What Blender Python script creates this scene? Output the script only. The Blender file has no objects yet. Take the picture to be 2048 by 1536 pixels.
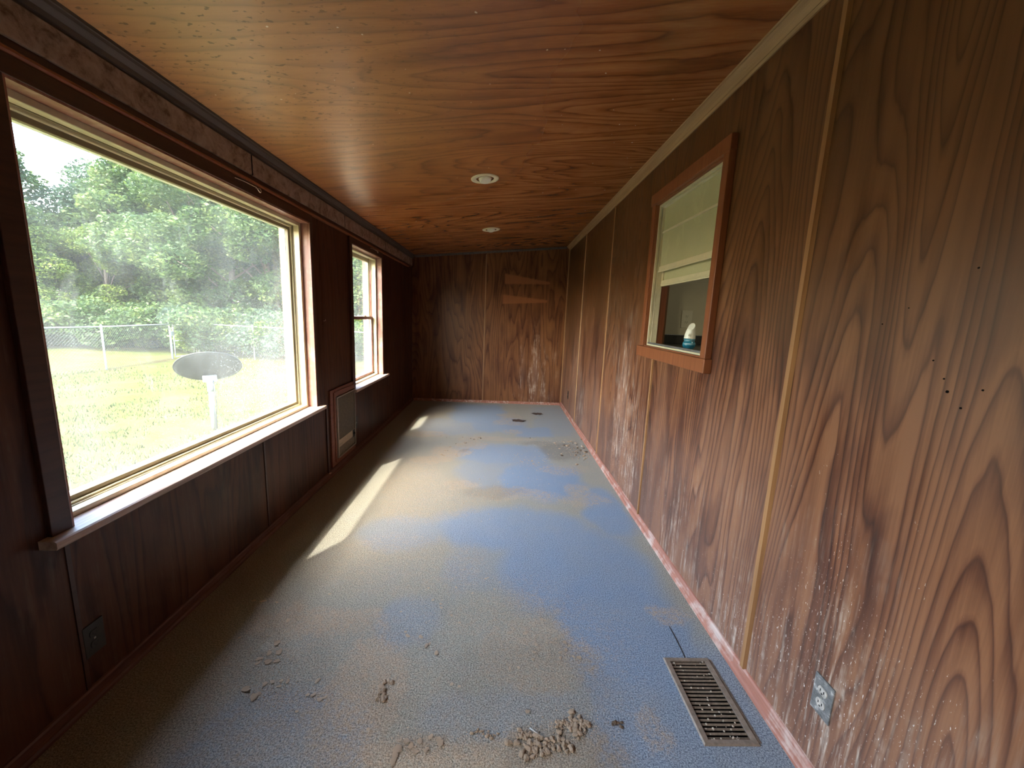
import bpy, bmesh, math, random
import numpy as np
from mathutils import Vector, Matrix
SC = bpy.context.scene
COL = SC.collection
random.seed(7)

# ------------------------------------------------------------------ camera
cam_d = bpy.data.cameras.new('camera'); cam = bpy.data.objects.new('camera', cam_d); COL.objects.link(cam)
FW = Vector((0.032594, 0.985395, -0.167138)); RT = Vector((0.998849, -0.026226, 0.040168)); DN = Vector((0.035199, -0.168255, -0.985115))
m = Matrix.Identity(4)
for i in range(3):
    m[i][0] = RT[i]; m[i][1] = -DN[i]; m[i][2] = -FW[i]
m[2][3] = 1.36
cam.matrix_world = m
cam_d.sensor_width = 36; cam_d.lens = 792.6 * 36 / 2048
cam_d.clip_start = 0.02; cam_d.clip_end = 300
SC.camera = cam

# ------------------------------------------------------------------ sky, sun, exposure
W = bpy.data.worlds.new('sky'); SC.world = W; W.use_nodes = True
wn = W.node_tree.nodes; wl = W.node_tree.links
sky = wn.new('ShaderNodeTexSky'); sky.sky_type = 'NISHITA'; sky.sun_disc = False
sky.sun_elevation = math.radians(51); sky.sun_rotation = math.radians(214); sky.dust_density = 3.0; sky.air_density = 1.2; sky.ozone_density = 1.0
wn['Background'].inputs['Strength'].default_value = 1.0
wl.new(sky.outputs[0], wn['Background'].inputs['Color'])
sun_d = bpy.data.lights.new('sun', 'SUN'); sun = bpy.data.objects.new('sun', sun_d); COL.objects.link(sun)
sun.rotation_euler = Vector((0.284, 0.426, -0.64)).to_track_quat('-Z', 'Y').to_euler()
sun_d.energy = 2.6; sun_d.angle = math.radians(0.9); sun_d.color = (1.0, 0.95, 0.84)
SC.view_settings.view_transform = 'Standard'; SC.view_settings.look = 'None'
SC.view_settings.gamma = 1.0; SC.view_settings.use_curve_mapping = False
SC.view_settings.exposure = 2.32

def portal(y0, y1, z0, z1):
    d = bpy.data.lights.new('window_portal', 'AREA'); o = bpy.data.objects.new('window_portal', d); COL.objects.link(o)
    d.shape = 'RECTANGLE'; d.size = y1 - y0; d.size_y = z1 - z0; d.cycles.is_portal = True
    o.location = (-1.56, (y0 + y1) / 2, (z0 + z1) / 2)
    o.rotation_euler = Vector((1, 0, 0)).to_track_quat('-Z', 'Z').to_euler()
portal(1.2, 2.95, 0.62, 1.97); portal(3.68, 4.62, 0.62, 1.97); portal(-1.22, -.20, 0.62, 1.97)

# ------------------------------------------------------------------ room numbers
R = 0.994; L = -1.361; D = 6.165; YB = -1.5
SL = 0.0991
def zc(x): return 2.1976 + (x - L) * SL
W1 = (1.21, 2.93, 0.64, 1.945); W2 = (3.71, 4.60, 0.64, 1.945); W_ADDED = (-1.20, -.22, 0.64, 1.945); W3 = (1.885, 2.70, 1.20, 2.112)

# ------------------------------------------------------------------ mesh helpers
class MB:
    def __init__(s): s.v = []; s.f = []; s.sm = []
    def add(s, vs, fs, smooth=False):
        n = len(s.v); s.v += [tuple(v) for v in vs]; s.f += [tuple(i + n for i in f) for f in fs]; s.sm += [smooth] * len(fs); return s
    def box(s, x0, x1, y0, y1, z0, z1, j=0):
        vs = [(x, y, z) for x in (x0, x1) for y in (y0, y1) for z in (z0, z1)]
        return s.add(vs, [(0, 1, 3, 2), (4, 6, 7, 5), (0, 4, 5, 1), (2, 3, 7, 6), (0, 2, 6, 4), (1, 5, 7, 3)])
    def prism(s, prof, a0, a1, axis='y', smooth=False):
        # prof: list of 2d points in the other two axes, extruded along axis
        def P(p, a):
            return {'y': (p[0], a, p[1]), 'x': (a, p[0], p[1]), 'z': (p[0], p[1], a)}[axis]
        n = len(prof); vs = [P(p, a0) for p in prof] + [P(p, a1) for p in prof]
        s.add(vs, [(i, (i + 1) % n, n + (i + 1) % n, n + i) for i in range(n)], smooth)
        return s.add(vs, [tuple(range(n)), tuple(range(2 * n - 1, n - 1, -1))])
    def tube(s, pts, r, n=8, smooth=True):
        pts = [Vector(p) for p in pts]; rs = r if isinstance(r, (list, tuple)) else [r] * len(pts)
        vs = []; 
        for i, p in enumerate(pts):
            d = (pts[min(i + 1, len(pts) - 1)] - pts[max(i - 1, 0)]).normalized()
            up = Vector((0, 0, 1)) if abs(d.z) < .9 else Vector((1, 0, 0))
            a = d.cross(up).normalized(); b = d.cross(a)
            vs += [p + (a * math.cos(t) + b * math.sin(t)) * rs[i] for t in [2 * math.pi * k / n for k in range(n)]]
        fs = [(i * n + k, i * n + (k + 1) % n, (i + 1) * n + (k + 1) % n, (i + 1) * n + k) for i in range(len(pts) - 1) for k in range(n)]
        s.add(vs, fs, smooth); e = (len(pts) - 1) * n
        return s.add(vs, [tuple(range(n)), tuple(range(e + n - 1, e - 1, -1))])
    def lathe(s, prof, c=(0, 0, 0), n=32, M=None, smooth=True):
        vs = []
        for r, z in prof:
            for k in range(n):
                t = 2 * math.pi * k / n; v = Vector((r * math.cos(t), r * math.sin(t), z))
                if M: v = M @ v
                vs.append(v + Vector(c))
        fs = [(i * n + k, i * n + (k + 1) % n, (i + 1) * n + (k + 1) % n, (i + 1) * n + k) for i in range(len(prof) - 1) for k in range(n)]
        return s.add(vs, fs, smooth)
    def build(s, name, mat, parent=None, loc=None, bevel=0):
        me = bpy.data.meshes.new(name)
        base = wloc(parent) if parent else Vector((0, 0, 0))
        o = bpy.data.objects.new(name, me)
        off = Vector(loc) if loc is not None else base
        me.from_pydata([tuple(Vector(v) - off) for v in s.v], [], s.f)
        me.polygons.foreach_set('use_smooth', s.sm)
        me.update()
        bm = bmesh.new(); bm.from_mesh(me); bmesh.ops.remove_doubles(bm, verts=bm.verts, dist=1e-6)
        bmesh.ops.recalc_face_normals(bm, faces=bm.faces); bm.to_mesh(me); bm.free()
        me.materials.append(mat)
        COL.objects.link(o)
        if parent: o.parent = parent
        o.location = off - base if parent else off
        if bevel:
            b = o.modifiers.new('bevel', 'BEVEL'); b.width = bevel; b.segments = 2; b.limit_method = 'ANGLE'
        return o
def wloc(o):
    v = Vector((0, 0, 0))
    while o: v += o.location; o = o.parent
    return v
def tag(o, label=None, cat=None, group=None, kind=None):
    for k, v in (('label', label), ('category', cat), ('group', group), ('kind', kind)):
        if v: o[k] = v
    return o
def empty(name, loc, label=None, cat=None, group=None, kind=None):
    o = bpy.data.objects.new(name, None); COL.objects.link(o); o.location = loc; o.empty_display_size = .1
    return tag(o, label, cat, group, kind)
def copy_tree(o, parent=None):
    c = o.copy(); COL.objects.link(c); c.parent = parent
    for ch in o.children: copy_tree(ch, c)
    return c

_r = np.random.RandomState(3)
_lat = _r.rand(64, 256, 256).astype(np.float32)
def vnoise(u, v, k=0):
    u = np.asarray(u, float); v = np.asarray(v, float)
    iu = np.floor(u).astype(int); iv = np.floor(v).astype(int); fu = u - iu; fv = v - iv
    fu = fu * fu * (3 - 2 * fu); fv = fv * fv * (3 - 2 * fv); A = _lat[k % 64]
    g = lambda a, b: A[a % 256, b % 256]
    return (g(iu, iv) * (1 - fu) + g(iu + 1, iv) * fu) * (1 - fv) + (g(iu, iv + 1) * (1 - fu) + g(iu + 1, iv + 1) * fu) * fv
def fbm(u, v, k=0, o=4):
    s = 0; a = .5; t = 0
    for i in range(o):
        s = s + a * vnoise(u * 2 ** i, v * 2 ** i, k + i); t += a; a *= .5
    return s / t
def sstep(x, a, b):
    t = np.clip((x - a) / (b - a), 0, 1); return t * t * (3 - 2 * t)

# ------------------------------------------------------------------ material helpers
class NT:
    def __init__(s, name, rough=.5, spec=.5):
        s.m = bpy.data.materials.new(name); s.m.use_nodes = True; s.t = s.m.node_tree; s.n = s.t.nodes; s.l = s.t.links
        s.b = s.n['Principled BSDF']; s.b.inputs['Roughness'].default_value = rough; s.b.inputs['Specular IOR Level'].default_value = spec
        s.tc = None
    def link(s, a, b): s.l.new(a, b)
    def co(s, kind='Object', rand=0.0, scale=(1, 1, 1), swiz=None):
        if s.tc is None: s.tc = s.n.new('ShaderNodeTexCoord')
        out = s.tc.outputs[kind]
        if rand:
            oi = s.n.new('ShaderNodeObjectInfo'); vm = s.n.new('ShaderNodeVectorMath'); vm.operation = 'MULTIPLY_ADD'
            cmb = s.n.new('ShaderNodeCombineXYZ')
            for i in range(3): s.link(oi.outputs['Random'], cmb.inputs[i])
            s.link(cmb.outputs[0], vm.inputs[0]); vm.inputs[1].default_value = (rand, rand * 1.7, rand * 2.3); s.link(out, vm.inputs[2]); out = vm.outputs[0]
        mp = s.n.new('ShaderNodeMapping'); mp.inputs['Scale'].default_value = scale; s.link(out, mp.inputs[0]); return mp.outputs[0]
    def noise(s, vec, scale=1, detail=2, rough=.5, dist=0):
        n = s.n.new('ShaderNodeTexNoise'); n.inputs['Scale'].default_value = scale; n.inputs['Detail'].default_value = detail
        n.inputs['Roughness'].default_value = rough; n.inputs['Distortion'].default_value = dist; s.link(vec, n.inputs['Vector']); return n.outputs['Fac']
    def math(s, op, a, b=None, c=None, clamp=False):
        n = s.n.new('ShaderNodeMath'); n.operation = op; n.use_clamp = clamp
        for i, v in enumerate((a, b, c)):
            if v is None: continue
            if isinstance(v, (int, float)): n.inputs[i].default_value = v
            else: s.link(v, n.inputs[i])
        return n.outputs[0]
    def ramp(s, fac, stops, interp='LINEAR'):
        n = s.n.new('ShaderNodeValToRGB'); cr = n.color_ramp; cr.interpolation = interp
        while len(cr.elements) > 1: cr.elements.remove(cr.elements[-1])
        for i, (p, c) in enumerate(stops):
            e = cr.elements[0] if i == 0 else cr.elements.new(p)
            e.position = p; e.color = (c, c, c, 1) if isinstance(c, (int, float)) else (*c, 1)
        s.link(fac, n.inputs[0]); return n.outputs[0]
    def mix(s, fac, a, b, mode='MIX'):
        n = s.n.new('ShaderNodeMix'); n.data_type = 'RGBA'; n.blend_type = mode
        for sock, v in ((n.inputs[0], fac), (n.inputs[6], a), (n.inputs[7], b)):
            if isinstance(v, (int, float)): sock.default_value = v
            elif isinstance(v, tuple): sock.default_value = (*v, 1)
            else: s.link(v, sock)
        return n.outputs[2]
    def attr(s, name):
        n = s.n.new('ShaderNodeAttribute'); n.attribute_name = name; return n.outputs['Fac']
    def bump(s, h, strength=.2, dist=.01):
        n = s.n.new('ShaderNodeBump'); n.inputs['Strength'].default_value = strength; n.inputs['Distance'].default_value = dist
        s.link(h, n.inputs['Height']); s.link(n.outputs[0], s.b.inputs['Normal']); return n
    def col(s, c):
        if isinstance(c, tuple): s.b.inputs['Base Color'].default_value = (*c, 1)
        else: s.link(c, s.b.inputs['Base Color'])
        return s
    def rough(s, r): s.link(r, s.b.inputs['Roughness']); return s

def simple(name, c, rough=.5, spec=.5, metal=0, var=.0, vs=30):
    t = NT(name, rough, spec); t.b.inputs['Metallic'].default_value = metal
    if var:
        n = t.noise(t.co(), vs, 3, .6); t.col(t.mix(t.ramp(n, [(.3, 0.), (.7, 1.)]), tuple(x * (1 - var) for x in c), tuple(min(1, x * (1 + var)) for x in c)))
    else: t.col(c)
    return t.m

def plywood(name, dark, mid, light, across, along, rough=.35, bands=30., flecks=0.0, kind='wall', spec=.32, fs=1., blotw=.26):
    """rotary-cut plywood: contour lines of a field stretched along the grain"""
    t = NT(name, rough, spec)
    ax = 'xyz'.index(along); ac = 'xyz'.index(across)
    sc = [2.1 * fs] * 3; sc[ax] = .27 * fs
    f = t.noise(t.co(rand=7.3, scale=tuple(sc)), 1.0, 2.2, .42, .15)
    sc2 = [9.] * 3; sc2[ax] = 1.6
    f2 = t.noise(t.co(rand=3.1, scale=tuple(sc2)), 1.0, 3, .6)
    v = t.math('ADD', t.math('MULTIPLY', f, bands), t.math('MULTIPLY', f2, 1.3))
    saw = t.math('FRACT', v)
    ring = t.ramp(saw, [(0., .0), (.10, .45), (.4, .85), (.8, 1.), (.93, .7), (1., 0.)])
    sc3 = [150.] * 3; sc3[ax] = 5.
    fine = t.noise(t.co(rand=2.2, scale=tuple(sc3)), 1.0, 3, .6)
    sc4 = [22.] * 3; sc4[ax] = .8
    streak = t.noise(t.co(rand=5.2, scale=tuple(sc4)), 1.0, 3, .55)
    big = t.noise(t.co(rand=1.2), 1.3, 3, .55)
    sc5 = [6.5] * 3; sc5[ax] = 1.5
    blot = t.ramp(t.noise(t.co(rand=6.1, scale=tuple(sc5)), 1.0, 3, .55, .3), [(.34, 0.), (.52, 1.)])
    g = t.math('ADD', t.math('MULTIPLY', ring, .34), t.math('ADD', t.math('MULTIPLY', fine, .26), t.math('MULTIPLY', streak, .40)))
    g = t.math('ADD', g, t.math('ADD', t.math('MULTIPLY', t.math('SUBTRACT', big, .5), .35), t.math('MULTIPLY', t.math('SUBTRACT', blot, .8), blotw)))
    c = t.ramp(g, [(.28, dark), (.52, mid), (.76, light)])
    return t, c, dict(fine=fine, streak=streak, big=big, ring=ring, ax=ax)

def panel_wall_mat(name, dark, mid, light, across, rough=.38, stain=True, upper=None, spec=.32, bands=30.):
    t, c, d = plywood(name, dark, mid, light, across, 'z', rough, spec=spec, bands=bands)
    if upper:
        c = t.mix(t.attr('upper'), c, t.ramp(t.math('ADD', t.math('MULTIPLY', d['ring'], .4), t.math('MULTIPLY', d['streak'], .6)), [(.25, upper[0]), (.8, upper[1])]))
    sc = [60.] * 3; sc[2] = 3.5
    st = t.noise(t.co(rand=4.4, scale=tuple(sc)), 1.0, 4, .65)
    sc = [190.] * 3; sc[2] = 60.
    fl = t.noise(t.co(rand=8.4, scale=tuple(sc)), 1.0, 3, .7)
    a = t.attr('haze'); b = t.attr('streaks'); k = t.attr('flecks')
    # thin chalky film
    c = t.mix(t.math('MULTIPLY', a, .30), c, (.34, .19, .13))
    s1 = t.math('MULTIPLY', t.math('MULTIPLY', t.ramp(st, [(.50, 0.), (.66, 1.)]), t.ramp(t.noise(t.co(rand=1.9), 9, 3, .65), [(.42, .12), (.62, 1.)])), b)
    c = t.mix(t.math('MINIMUM', s1, .8), c, (.58, .46, .36))
    thr = t.math('SUBTRACT', .84, t.math('MULTIPLY', k, .20))
    s2 = t.math('MULTIPLY', t.math('MULTIPLY', t.math('SUBTRACT', fl, thr), 14.0, clamp=True), t.math('MULTIPLY', k, 1.6, clamp=True))
    c = t.mix(t.math('MINIMUM', s2, .92), c, (.74, .68, .62))
    rf = t.attr('paint'); c = t.mix(rf, c, (.30, .115, .045))
    t.col(c)
    rr = t.math('ADD', rough, t.math('MULTIPLY', t.math('ADD', a, s1), .22)); rr = t.math('ADD', rr, t.math('MULTIPLY', t.math('SUBTRACT', d['streak'], .5), .25))
    t.rough(rr)
    t.bump(t.math('ADD', t.math('MULTIPLY', d['fine'], .6), t.math('ADD', s2, t.math('MULTIPLY', d['ring'], .25))), .25, .0012)
    return t.m

M = {}
M['wall_right'] = panel_wall_mat('stained_plywood_right', (.038, .011, .006), (.105, .034, .016), (.23, .094, .042), 'y', .34, spec=.5, bands=46., upper=((.060, .022, .008), (.160, .070, .024)))
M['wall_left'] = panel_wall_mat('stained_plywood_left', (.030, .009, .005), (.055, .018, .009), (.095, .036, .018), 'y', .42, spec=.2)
M['wall_back'] = panel_wall_mat('stained_plywood_back', (.075, .023, .009), (.135, .048, .018), (.215, .088, .032), 'x', .36)
def ceil_mat():
    t, c, d = plywood('ceiling_plywood', (.16, .046, .014), (.31, .100, .028), (.46, .18, .055), 'y', 'x', .33, 30., fs=.8, spec=.5, blotw=.12)
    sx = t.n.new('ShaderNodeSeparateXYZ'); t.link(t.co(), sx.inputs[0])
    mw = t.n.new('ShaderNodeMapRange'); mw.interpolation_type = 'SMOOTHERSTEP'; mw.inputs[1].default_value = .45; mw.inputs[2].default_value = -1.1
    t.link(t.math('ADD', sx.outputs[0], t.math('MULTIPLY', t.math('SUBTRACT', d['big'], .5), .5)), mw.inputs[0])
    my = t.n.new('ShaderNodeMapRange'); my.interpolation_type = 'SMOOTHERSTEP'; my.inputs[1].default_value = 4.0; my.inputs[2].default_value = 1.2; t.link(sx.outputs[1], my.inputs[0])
    sheen_mildew = t.math('MULTIPLY', mw.outputs[0], my.outputs[0])
    c = t.mix(t.math('MULTIPLY', sheen_mildew, .45), c, (.56, .36, .16))  # window reflection painted as tan lightening, mixed with a yellowish mould tint
    # little dark mildew dots along the window side
    sp = t.noise(t.co(scale=(34, 60, 34)), 1., 2, .5)
    dots = t.math('MULTIPLY', t.ramp(sp, [(.62, 0.), (.69, 1.)]), sheen_mildew)
    c = t.mix(t.math('MULTIPLY', dots, .75), c, (.10, .055, .02))
    wh = t.noise(t.co(scale=(55, 55, 55)), 1., 0, .5)
    c = t.mix(t.math('MULTIPLY', t.ramp(wh, [(.865, 0.), (.875, 1.)]), .8), c, (.8, .7, .55))
    t.col(c)
    t.rough(t.math('ADD', .27, t.math('MULTIPLY', sheen_mildew, .12)))
    t.bump(t.math('ADD', d['ring'], t.math('ADD', d['fine'], t.math('MULTIPLY', d['big'], 2.))), .16, .0015)
    return t.m
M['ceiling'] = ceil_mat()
def carpet_mat():
    t = NT('ribbed_carpet', 1., .15); t.b.inputs['Sheen Weight'].default_value = .15
    co = t.co()
    sp = t.noise(co, 420, 2, .75); sp2 = t.noise(co, 190, 2, .7); big = t.noise(co, 7, 4, .6); md = t.noise(co, 28, 4, .65)
    blue, tan, dark = t.attr('blue'), t.attr('tan'), t.attr('dark')
    speck = t.ramp(t.math('ADD', t.math('MULTIPLY', sp, .45), t.math('MULTIPLY', sp2, .55)), [(.40, 0.), (.60, 1.)])
    grey = t.mix(speck, (.10, .092, .075), (.50, .46, .365))
    bl = t.mix(speck, (.038, .085, .165), (.30, .43, .63))
    tn = t.mix(speck, (.19, .13, .08), (.62, .47, .33))
    dk = t.mix(speck, (.07, .06, .048), (.26, .225, .18))
    nb = t.math('ADD', blue, t.math('MULTIPLY', t.math('SUBTRACT', big, .5), .35), clamp=True)
    c = t.mix(nb, grey, bl)
    nt = t.math('MULTIPLY', t.math('ADD', tan, t.math('MULTIPLY', t.math('SUBTRACT', t.math('ADD', t.math('MULTIPLY', md, .5), t.math('MULTIPLY', t.noise(co, 75, 4, .7), .5)), .53), 4.0), clamp=True), t.math('MULTIPLY', tan, 2.2, clamp=True))
    c = t.mix(nt, c, tn)
    nd = t.math('MULTIPLY', dark, t.math('ADD', .25, t.math('MULTIPLY', md, 1.2)), clamp=True)
    c = t.mix(nd, c, dk)
    t.col(c)
    t.bump(t.math('ADD', t.math('MULTIPLY', sp, .5), t.math('ADD', sp2, t.math('MULTIPLY', nt, .8))), .9, .004)
    return t.m
M['carpet'] = carpet_mat()
def trimwood(name, dark, light, along='y', rough=.4, white=0.):
    t = NT(name, rough)
    sc = [45.] * 3; sc['xyz'.index(along)] = 2.
    n = t.noise(t.co(rand=3., scale=tuple(sc)), 1., 4, .6); n2 = t.noise(t.co(rand=2.), 9, 4, .6)
    c = t.mix(t.ramp(n, [(.3, 0.), (.7, 1.)]), dark, light)
    if white: c = t.mix(t.math('MULTIPLY', t.ramp(t.math('ADD', t.math('MULTIPLY', n2, .6), t.math('MULTIPLY', n, .4)), [(.5, 0.), (.62, 1.)]), white), c, (.62, .50, .43))
    t.col(c); t.bump(n, .2, .001); return t.m
M['red_trim'] = trimwood('red_brown_trim', (.17, .050, .026), (.24, .080, .042), 'y', .42)
M['red_trim_dark'] = trimwood('dark_brown_trim', (.038, .013, .008), (.068, .024, .014), 'y', .42)
M['orange_trim'] = trimwood('orange_trim', (.20, .058, .020), (.28, .090, .030), 'z', .45)
M['red_jamb'] = trimwood('painted_red_jamb', (.22, .085, .055), (.32, .13, .085), 'z', .45, .25)
M['base'] = trimwood('scuffed_red_baseboard', (.30, .115, .075), (.44, .19, .13), 'y', .6, .75)
M['base_dark'] = trimwood('dark_baseboard', (.075, .026, .016), (.14, .052, .032), 'y', .5, .05)
M['tan_trim'] = trimwood('tan_batten', (.27, .125, .048), (.40, .205, .085), 'z', .45)
M['tan_cove'] = trimwood('tan_cove', (.30, .165, .075), (.44, .27, .125), 'y', .5)
M['grey_cove'] = trimwood('dull_brown_cove', (.06, .042, .032), (.115, .085, .065), 'y', .5)
M['sill'] = trimwood('worn_pink_sill', (.36, .24, .19), (.58, .45, .39), 'y', .5, .5)
def valance_mat():
    t = NT('faded_patterned_board', .7, .25)
    a = t.noise(t.co(rand=4., scale=(1, 1, 1)), 16, 3, .55, .8); b = t.noise(t.co(rand=3.), 90, 3, .7)
    f = t.math('ADD', t.math('MULTIPLY', a, .7), t.math('MULTIPLY', b, .3))
    t.col(t.ramp(f, [(.36, (.15, .085, .05)), (.46, (.27, .185, .13)), (.62, (.38, .28, .21))])); t.bump(b, .2, .001); return t.m
M['valance'] = valance_mat()
M['cream'] = simple('cream_metal_frame', (.62, .55, .36), .38, .5, 0, .08, 12)
M['cream_dark'] = simple('cream_frame_groove', (.22, .17, .10), .6)
M['white_vinyl'] = simple('white_vinyl', (.74, .72, .62), .4, .5, 0, .05)
M['grey_metal'] = simple('grey_metal', (.45, .47, .46), .35, .5, .85, .12, 20)
M['black'] = simple('black_plastic', (.012, .011, .010), .45)
M['blackish'] = simple('dull_black_plate', (.030, .028, .024), .5, .5, 0, .2)
M['void'] = simple('dark_hollow', (.004, .003, .003), .9, .1)
M['screw'] = simple('screw_metal', (.5, .47, .4), .4, .5, .9)
M['wire'] = simple('bare_wire', (.75, .62, .52), .35, .5, .7)
def plate_mat():
    t = NT('dirty_steel_plate', .5); n = t.noise(t.co(), 45, 4, .7)
    t.col(t.ramp(n, [(.35, (.10, .095, .09)), (.55, (.19, .18, .17)), (.7, (.52, .47, .42))])); return t.m
M['plate'] = plate_mat()
M['register'] = simple('beige_register_metal', (.24, .185, .14), .5, .5, .15, .25, 60)
M['beige_plate'] = simple('beige_plate', (.60, .56, .42), .5)
M['heater_face'] = simple('beige_heater_mesh', (.19, .155, .105), .5, .4, .2, .2, 40)
M['heater_frame'] = simple('silver_heater_frame', (.42, .36, .29), .35, .5, .6, .1)
M['heater_strip'] = simple('tan_label_strip', (.48, .38, .26), .5)
M['light_ring'] = simple('cream_light_trim', (.78, .68, .46), .45)
M['light_ball'] = simple('white_eyeball', (.75, .70, .58), .5)

def glass_mat(name, base, streaks, tintw=(.93, .97, .94), spots=True, lowdirt=False, diffc=(.45, .47, .43), dmix=.4):
    t = NT(name); n, l = t.n, t.l
    n.remove(t.b)
    out = n['Material Output']
    tr = n.new('ShaderNodeBsdfTransparent'); tr.inputs[0].default_value = (*tintw, 1)
    tl = n.new('ShaderNodeBsdfTranslucent'); tl.inputs[0].default_value = (*diffc, 1)
    df = n.new('ShaderNodeBsdfDiffuse'); df.inputs[0].default_value = (*diffc, 1)
    md = n.new('ShaderNodeMixShader'); md.inputs[0].default_value = dmix; l.new(tl.outputs[0], md.inputs[1]); l.new(df.outputs[0], md.inputs[2])
    a = t.noise(t.co(), 2.6, 3, .6); s = t.noise(t.co(scale=(1, 1, 1)), 130, 2, .6)
    wipe = t.noise(t.co(scale=(1, 2.2, .9)), 3.4, 4, .75, .6)
    f = t.math('ADD', base, t.math('MULTIPLY', t.ramp(a, [(.35, 0.), (.75, 1.)]), streaks))
    f = t.math('ADD', f, t.math('MULTIPLY', t.ramp(wipe, [(.58, 0.), (.70, 1.)]), streaks * .9))
    sp = t.math('MULTIPLY', t.ramp(s, [(.60, 0.), (.68, 1.)]), t.math('ADD', .04, t.math('MULTIPLY', t.attr('dust'), .55)))
    f = t.math('ADD', f, sp); f = t.math('ADD', f, t.math('MULTIPLY', t.attr('dust'), .10), clamp=True)
    m1 = n.new('ShaderNodeMixShader'); l.new(f, m1.inputs[0]); l.new(tr.outputs[0], m1.inputs[1]); l.new(md.outputs[0], m1.inputs[2])
    gl = n.new('ShaderNodeBsdfGlossy'); gl.inputs['Roughness'].default_value = .05
    fr = n.new('ShaderNodeLayerWeight'); fr.inputs[0].default_value = .5
    m2 = n.new('ShaderNodeMixShader'); l.new(t.math('MULTIPLY_ADD', t.math('POWER', fr.outputs['Facing'], 5.), .7, .04), m2.inputs[0]); l.new(m1.outputs[0], m2.inputs[1]); l.new(gl.outputs[0], m2.inputs[2])
    l.new(m2.outputs[0], out.inputs[0]); return t.m
M['glass'] = glass_mat('dusty_window_glass', .055, .10)
M['glass_olive'] = glass_mat('grimy_sash_glass', .86, .10, (.80, .82, .66), True, False, (.62, .60, .36), .85)

# ------------------------------------------------------------------ gridded panels with stain attributes
def panel_grid(name, mat, parent, u0, u1, v0f, v1f, place, step, holes, attrs, thick=.005, normal=1):
    """place(u,v)->xyz. v limits may be functions of u."""
    us = set(np.linspace(u0, u1, max(2, int((u1 - u0) / step) + 1)).round(5)); 
    for h in holes:
        for e in h[:2]:
            if u0 < e < u1: us.add(round(e, 5))
    us = np.array(sorted(us)); nv = int(2.2 / step) + 1
    vb, vt = v0f, v1f
    vs0 = set(np.linspace(0, 1, nv).round(5)); 
    vmin = vb(us[0]); vmax = vt(us[0])
    for h in holes:
        for e in h[2:]:
            vs0.add(round((e - vmin) / (vmax - vmin), 5))
    vs0 = np.array(sorted(vs0)); U, T = np.meshgrid(us, vs0, indexing='ij')
    B = np.array([vb(u) for u in us])[:, None]; Tt = np.array([vt(u) for u in us])[:, None]
    V = B + (Tt - B) * T
    X = place(U, V); P = np.stack(X, -1).reshape(-1, 3)
    nu, nvv = len(us), len(vs0); fs = []
    for i in range(nu - 1):
        for j in range(nvv - 1):
            cu = (us[i] + us[i + 1]) / 2; cv = (V[i, j] + V[i, j + 1] + V[i + 1, j] + V[i + 1, j + 1]) / 4
            if any(h[0] < cu < h[1] and h[2] < cv < h[3] for h in holes): continue
            a, b, c, d = i * nvv + j, (i + 1) * nvv + j, (i + 1) * nvv + j + 1, i * nvv + j + 1
            fs.append((a, b, c, d) if normal > 0 else (a, d, c, b))
    me = bpy.data.meshes.new(name); me.from_pydata(P.tolist(), [], fs); me.update()
    for k, f in attrs.items():
        a = me.attributes.new(k, 'FLOAT', 'POINT'); a.data.foreach_set('value', np.clip(f(U, V), 0, 1).astype(np.float32).ravel())
    me.materials.append(mat); o = bpy.data.objects.new(name, me); COL.objects.link(o)
    if parent: o.parent = parent
    if thick:
        s = o.modifiers.new('thickness', 'SOLIDIFY'); s.thickness = thick; s.offset = -1
    return o
zero = lambda u, v: u * 0

# ---- right wall: y along, z up; plane x=R facing -x
def g2(u, v, cu, cv, ru, rv): return np.exp(-((u - cu) / ru) ** 2 - ((v - cv) / rv) ** 2)
def seg_d(x, y, a, b):
    dx, dy = b[0] - a[0], b[1] - a[1]; t = np.clip(((x - a[0]) * dx + (y - a[1]) * dy) / (dx * dx + dy * dy), 0, 1); return np.hypot(x - a[0] - t * dx, y - a[1] - t * dy)
SCR = [(1.062, 1.050, 1.058, 1.065, .016), (1.036, 1.052, 1.034, 1.066, .013), (1.012, 1.050, 1.010, 1.064, .012), (1.13, .93, 1.06, 1.04, .007), (.99, .62, .93, .50, .008), (.93, .50, .905, .44, .014), (1.25, .88, 1.20, .80, .010), (.86, .96, .83, .90, .014), (.70, .62, .68, .50, .014), (.99, .28, .965, .10, .016), (.90, .30, .885, .02, .018), (1.05, .72, 1.0, .66, .010), (1.42, .30, 1.40, .16, .02), (.80, .80, .79, .76, .012), (1.22, .60, 1.19, .55, .010), (.955, .40, .95, .33, .010)]
def haze_r(y, z):
    n = fbm(y * 3, z * 1.2, 5)
    h = sstep(1.25 - z + (n - .5) * 1.1, .1, .85) * .62
    h += .5 * sstep(.45 - z, 0, .4) * (.4 + n)
    h += .35 * g2(y, z, .75, 1.2, .25, .35) + 1.4 * g2(y, z, 3.1, .6, .10, .45)
    return h * (.55 + .9 * fbm(y * 7, z * 2, 9)) * (1 - .3 * sstep(y, 4, 6))
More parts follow.
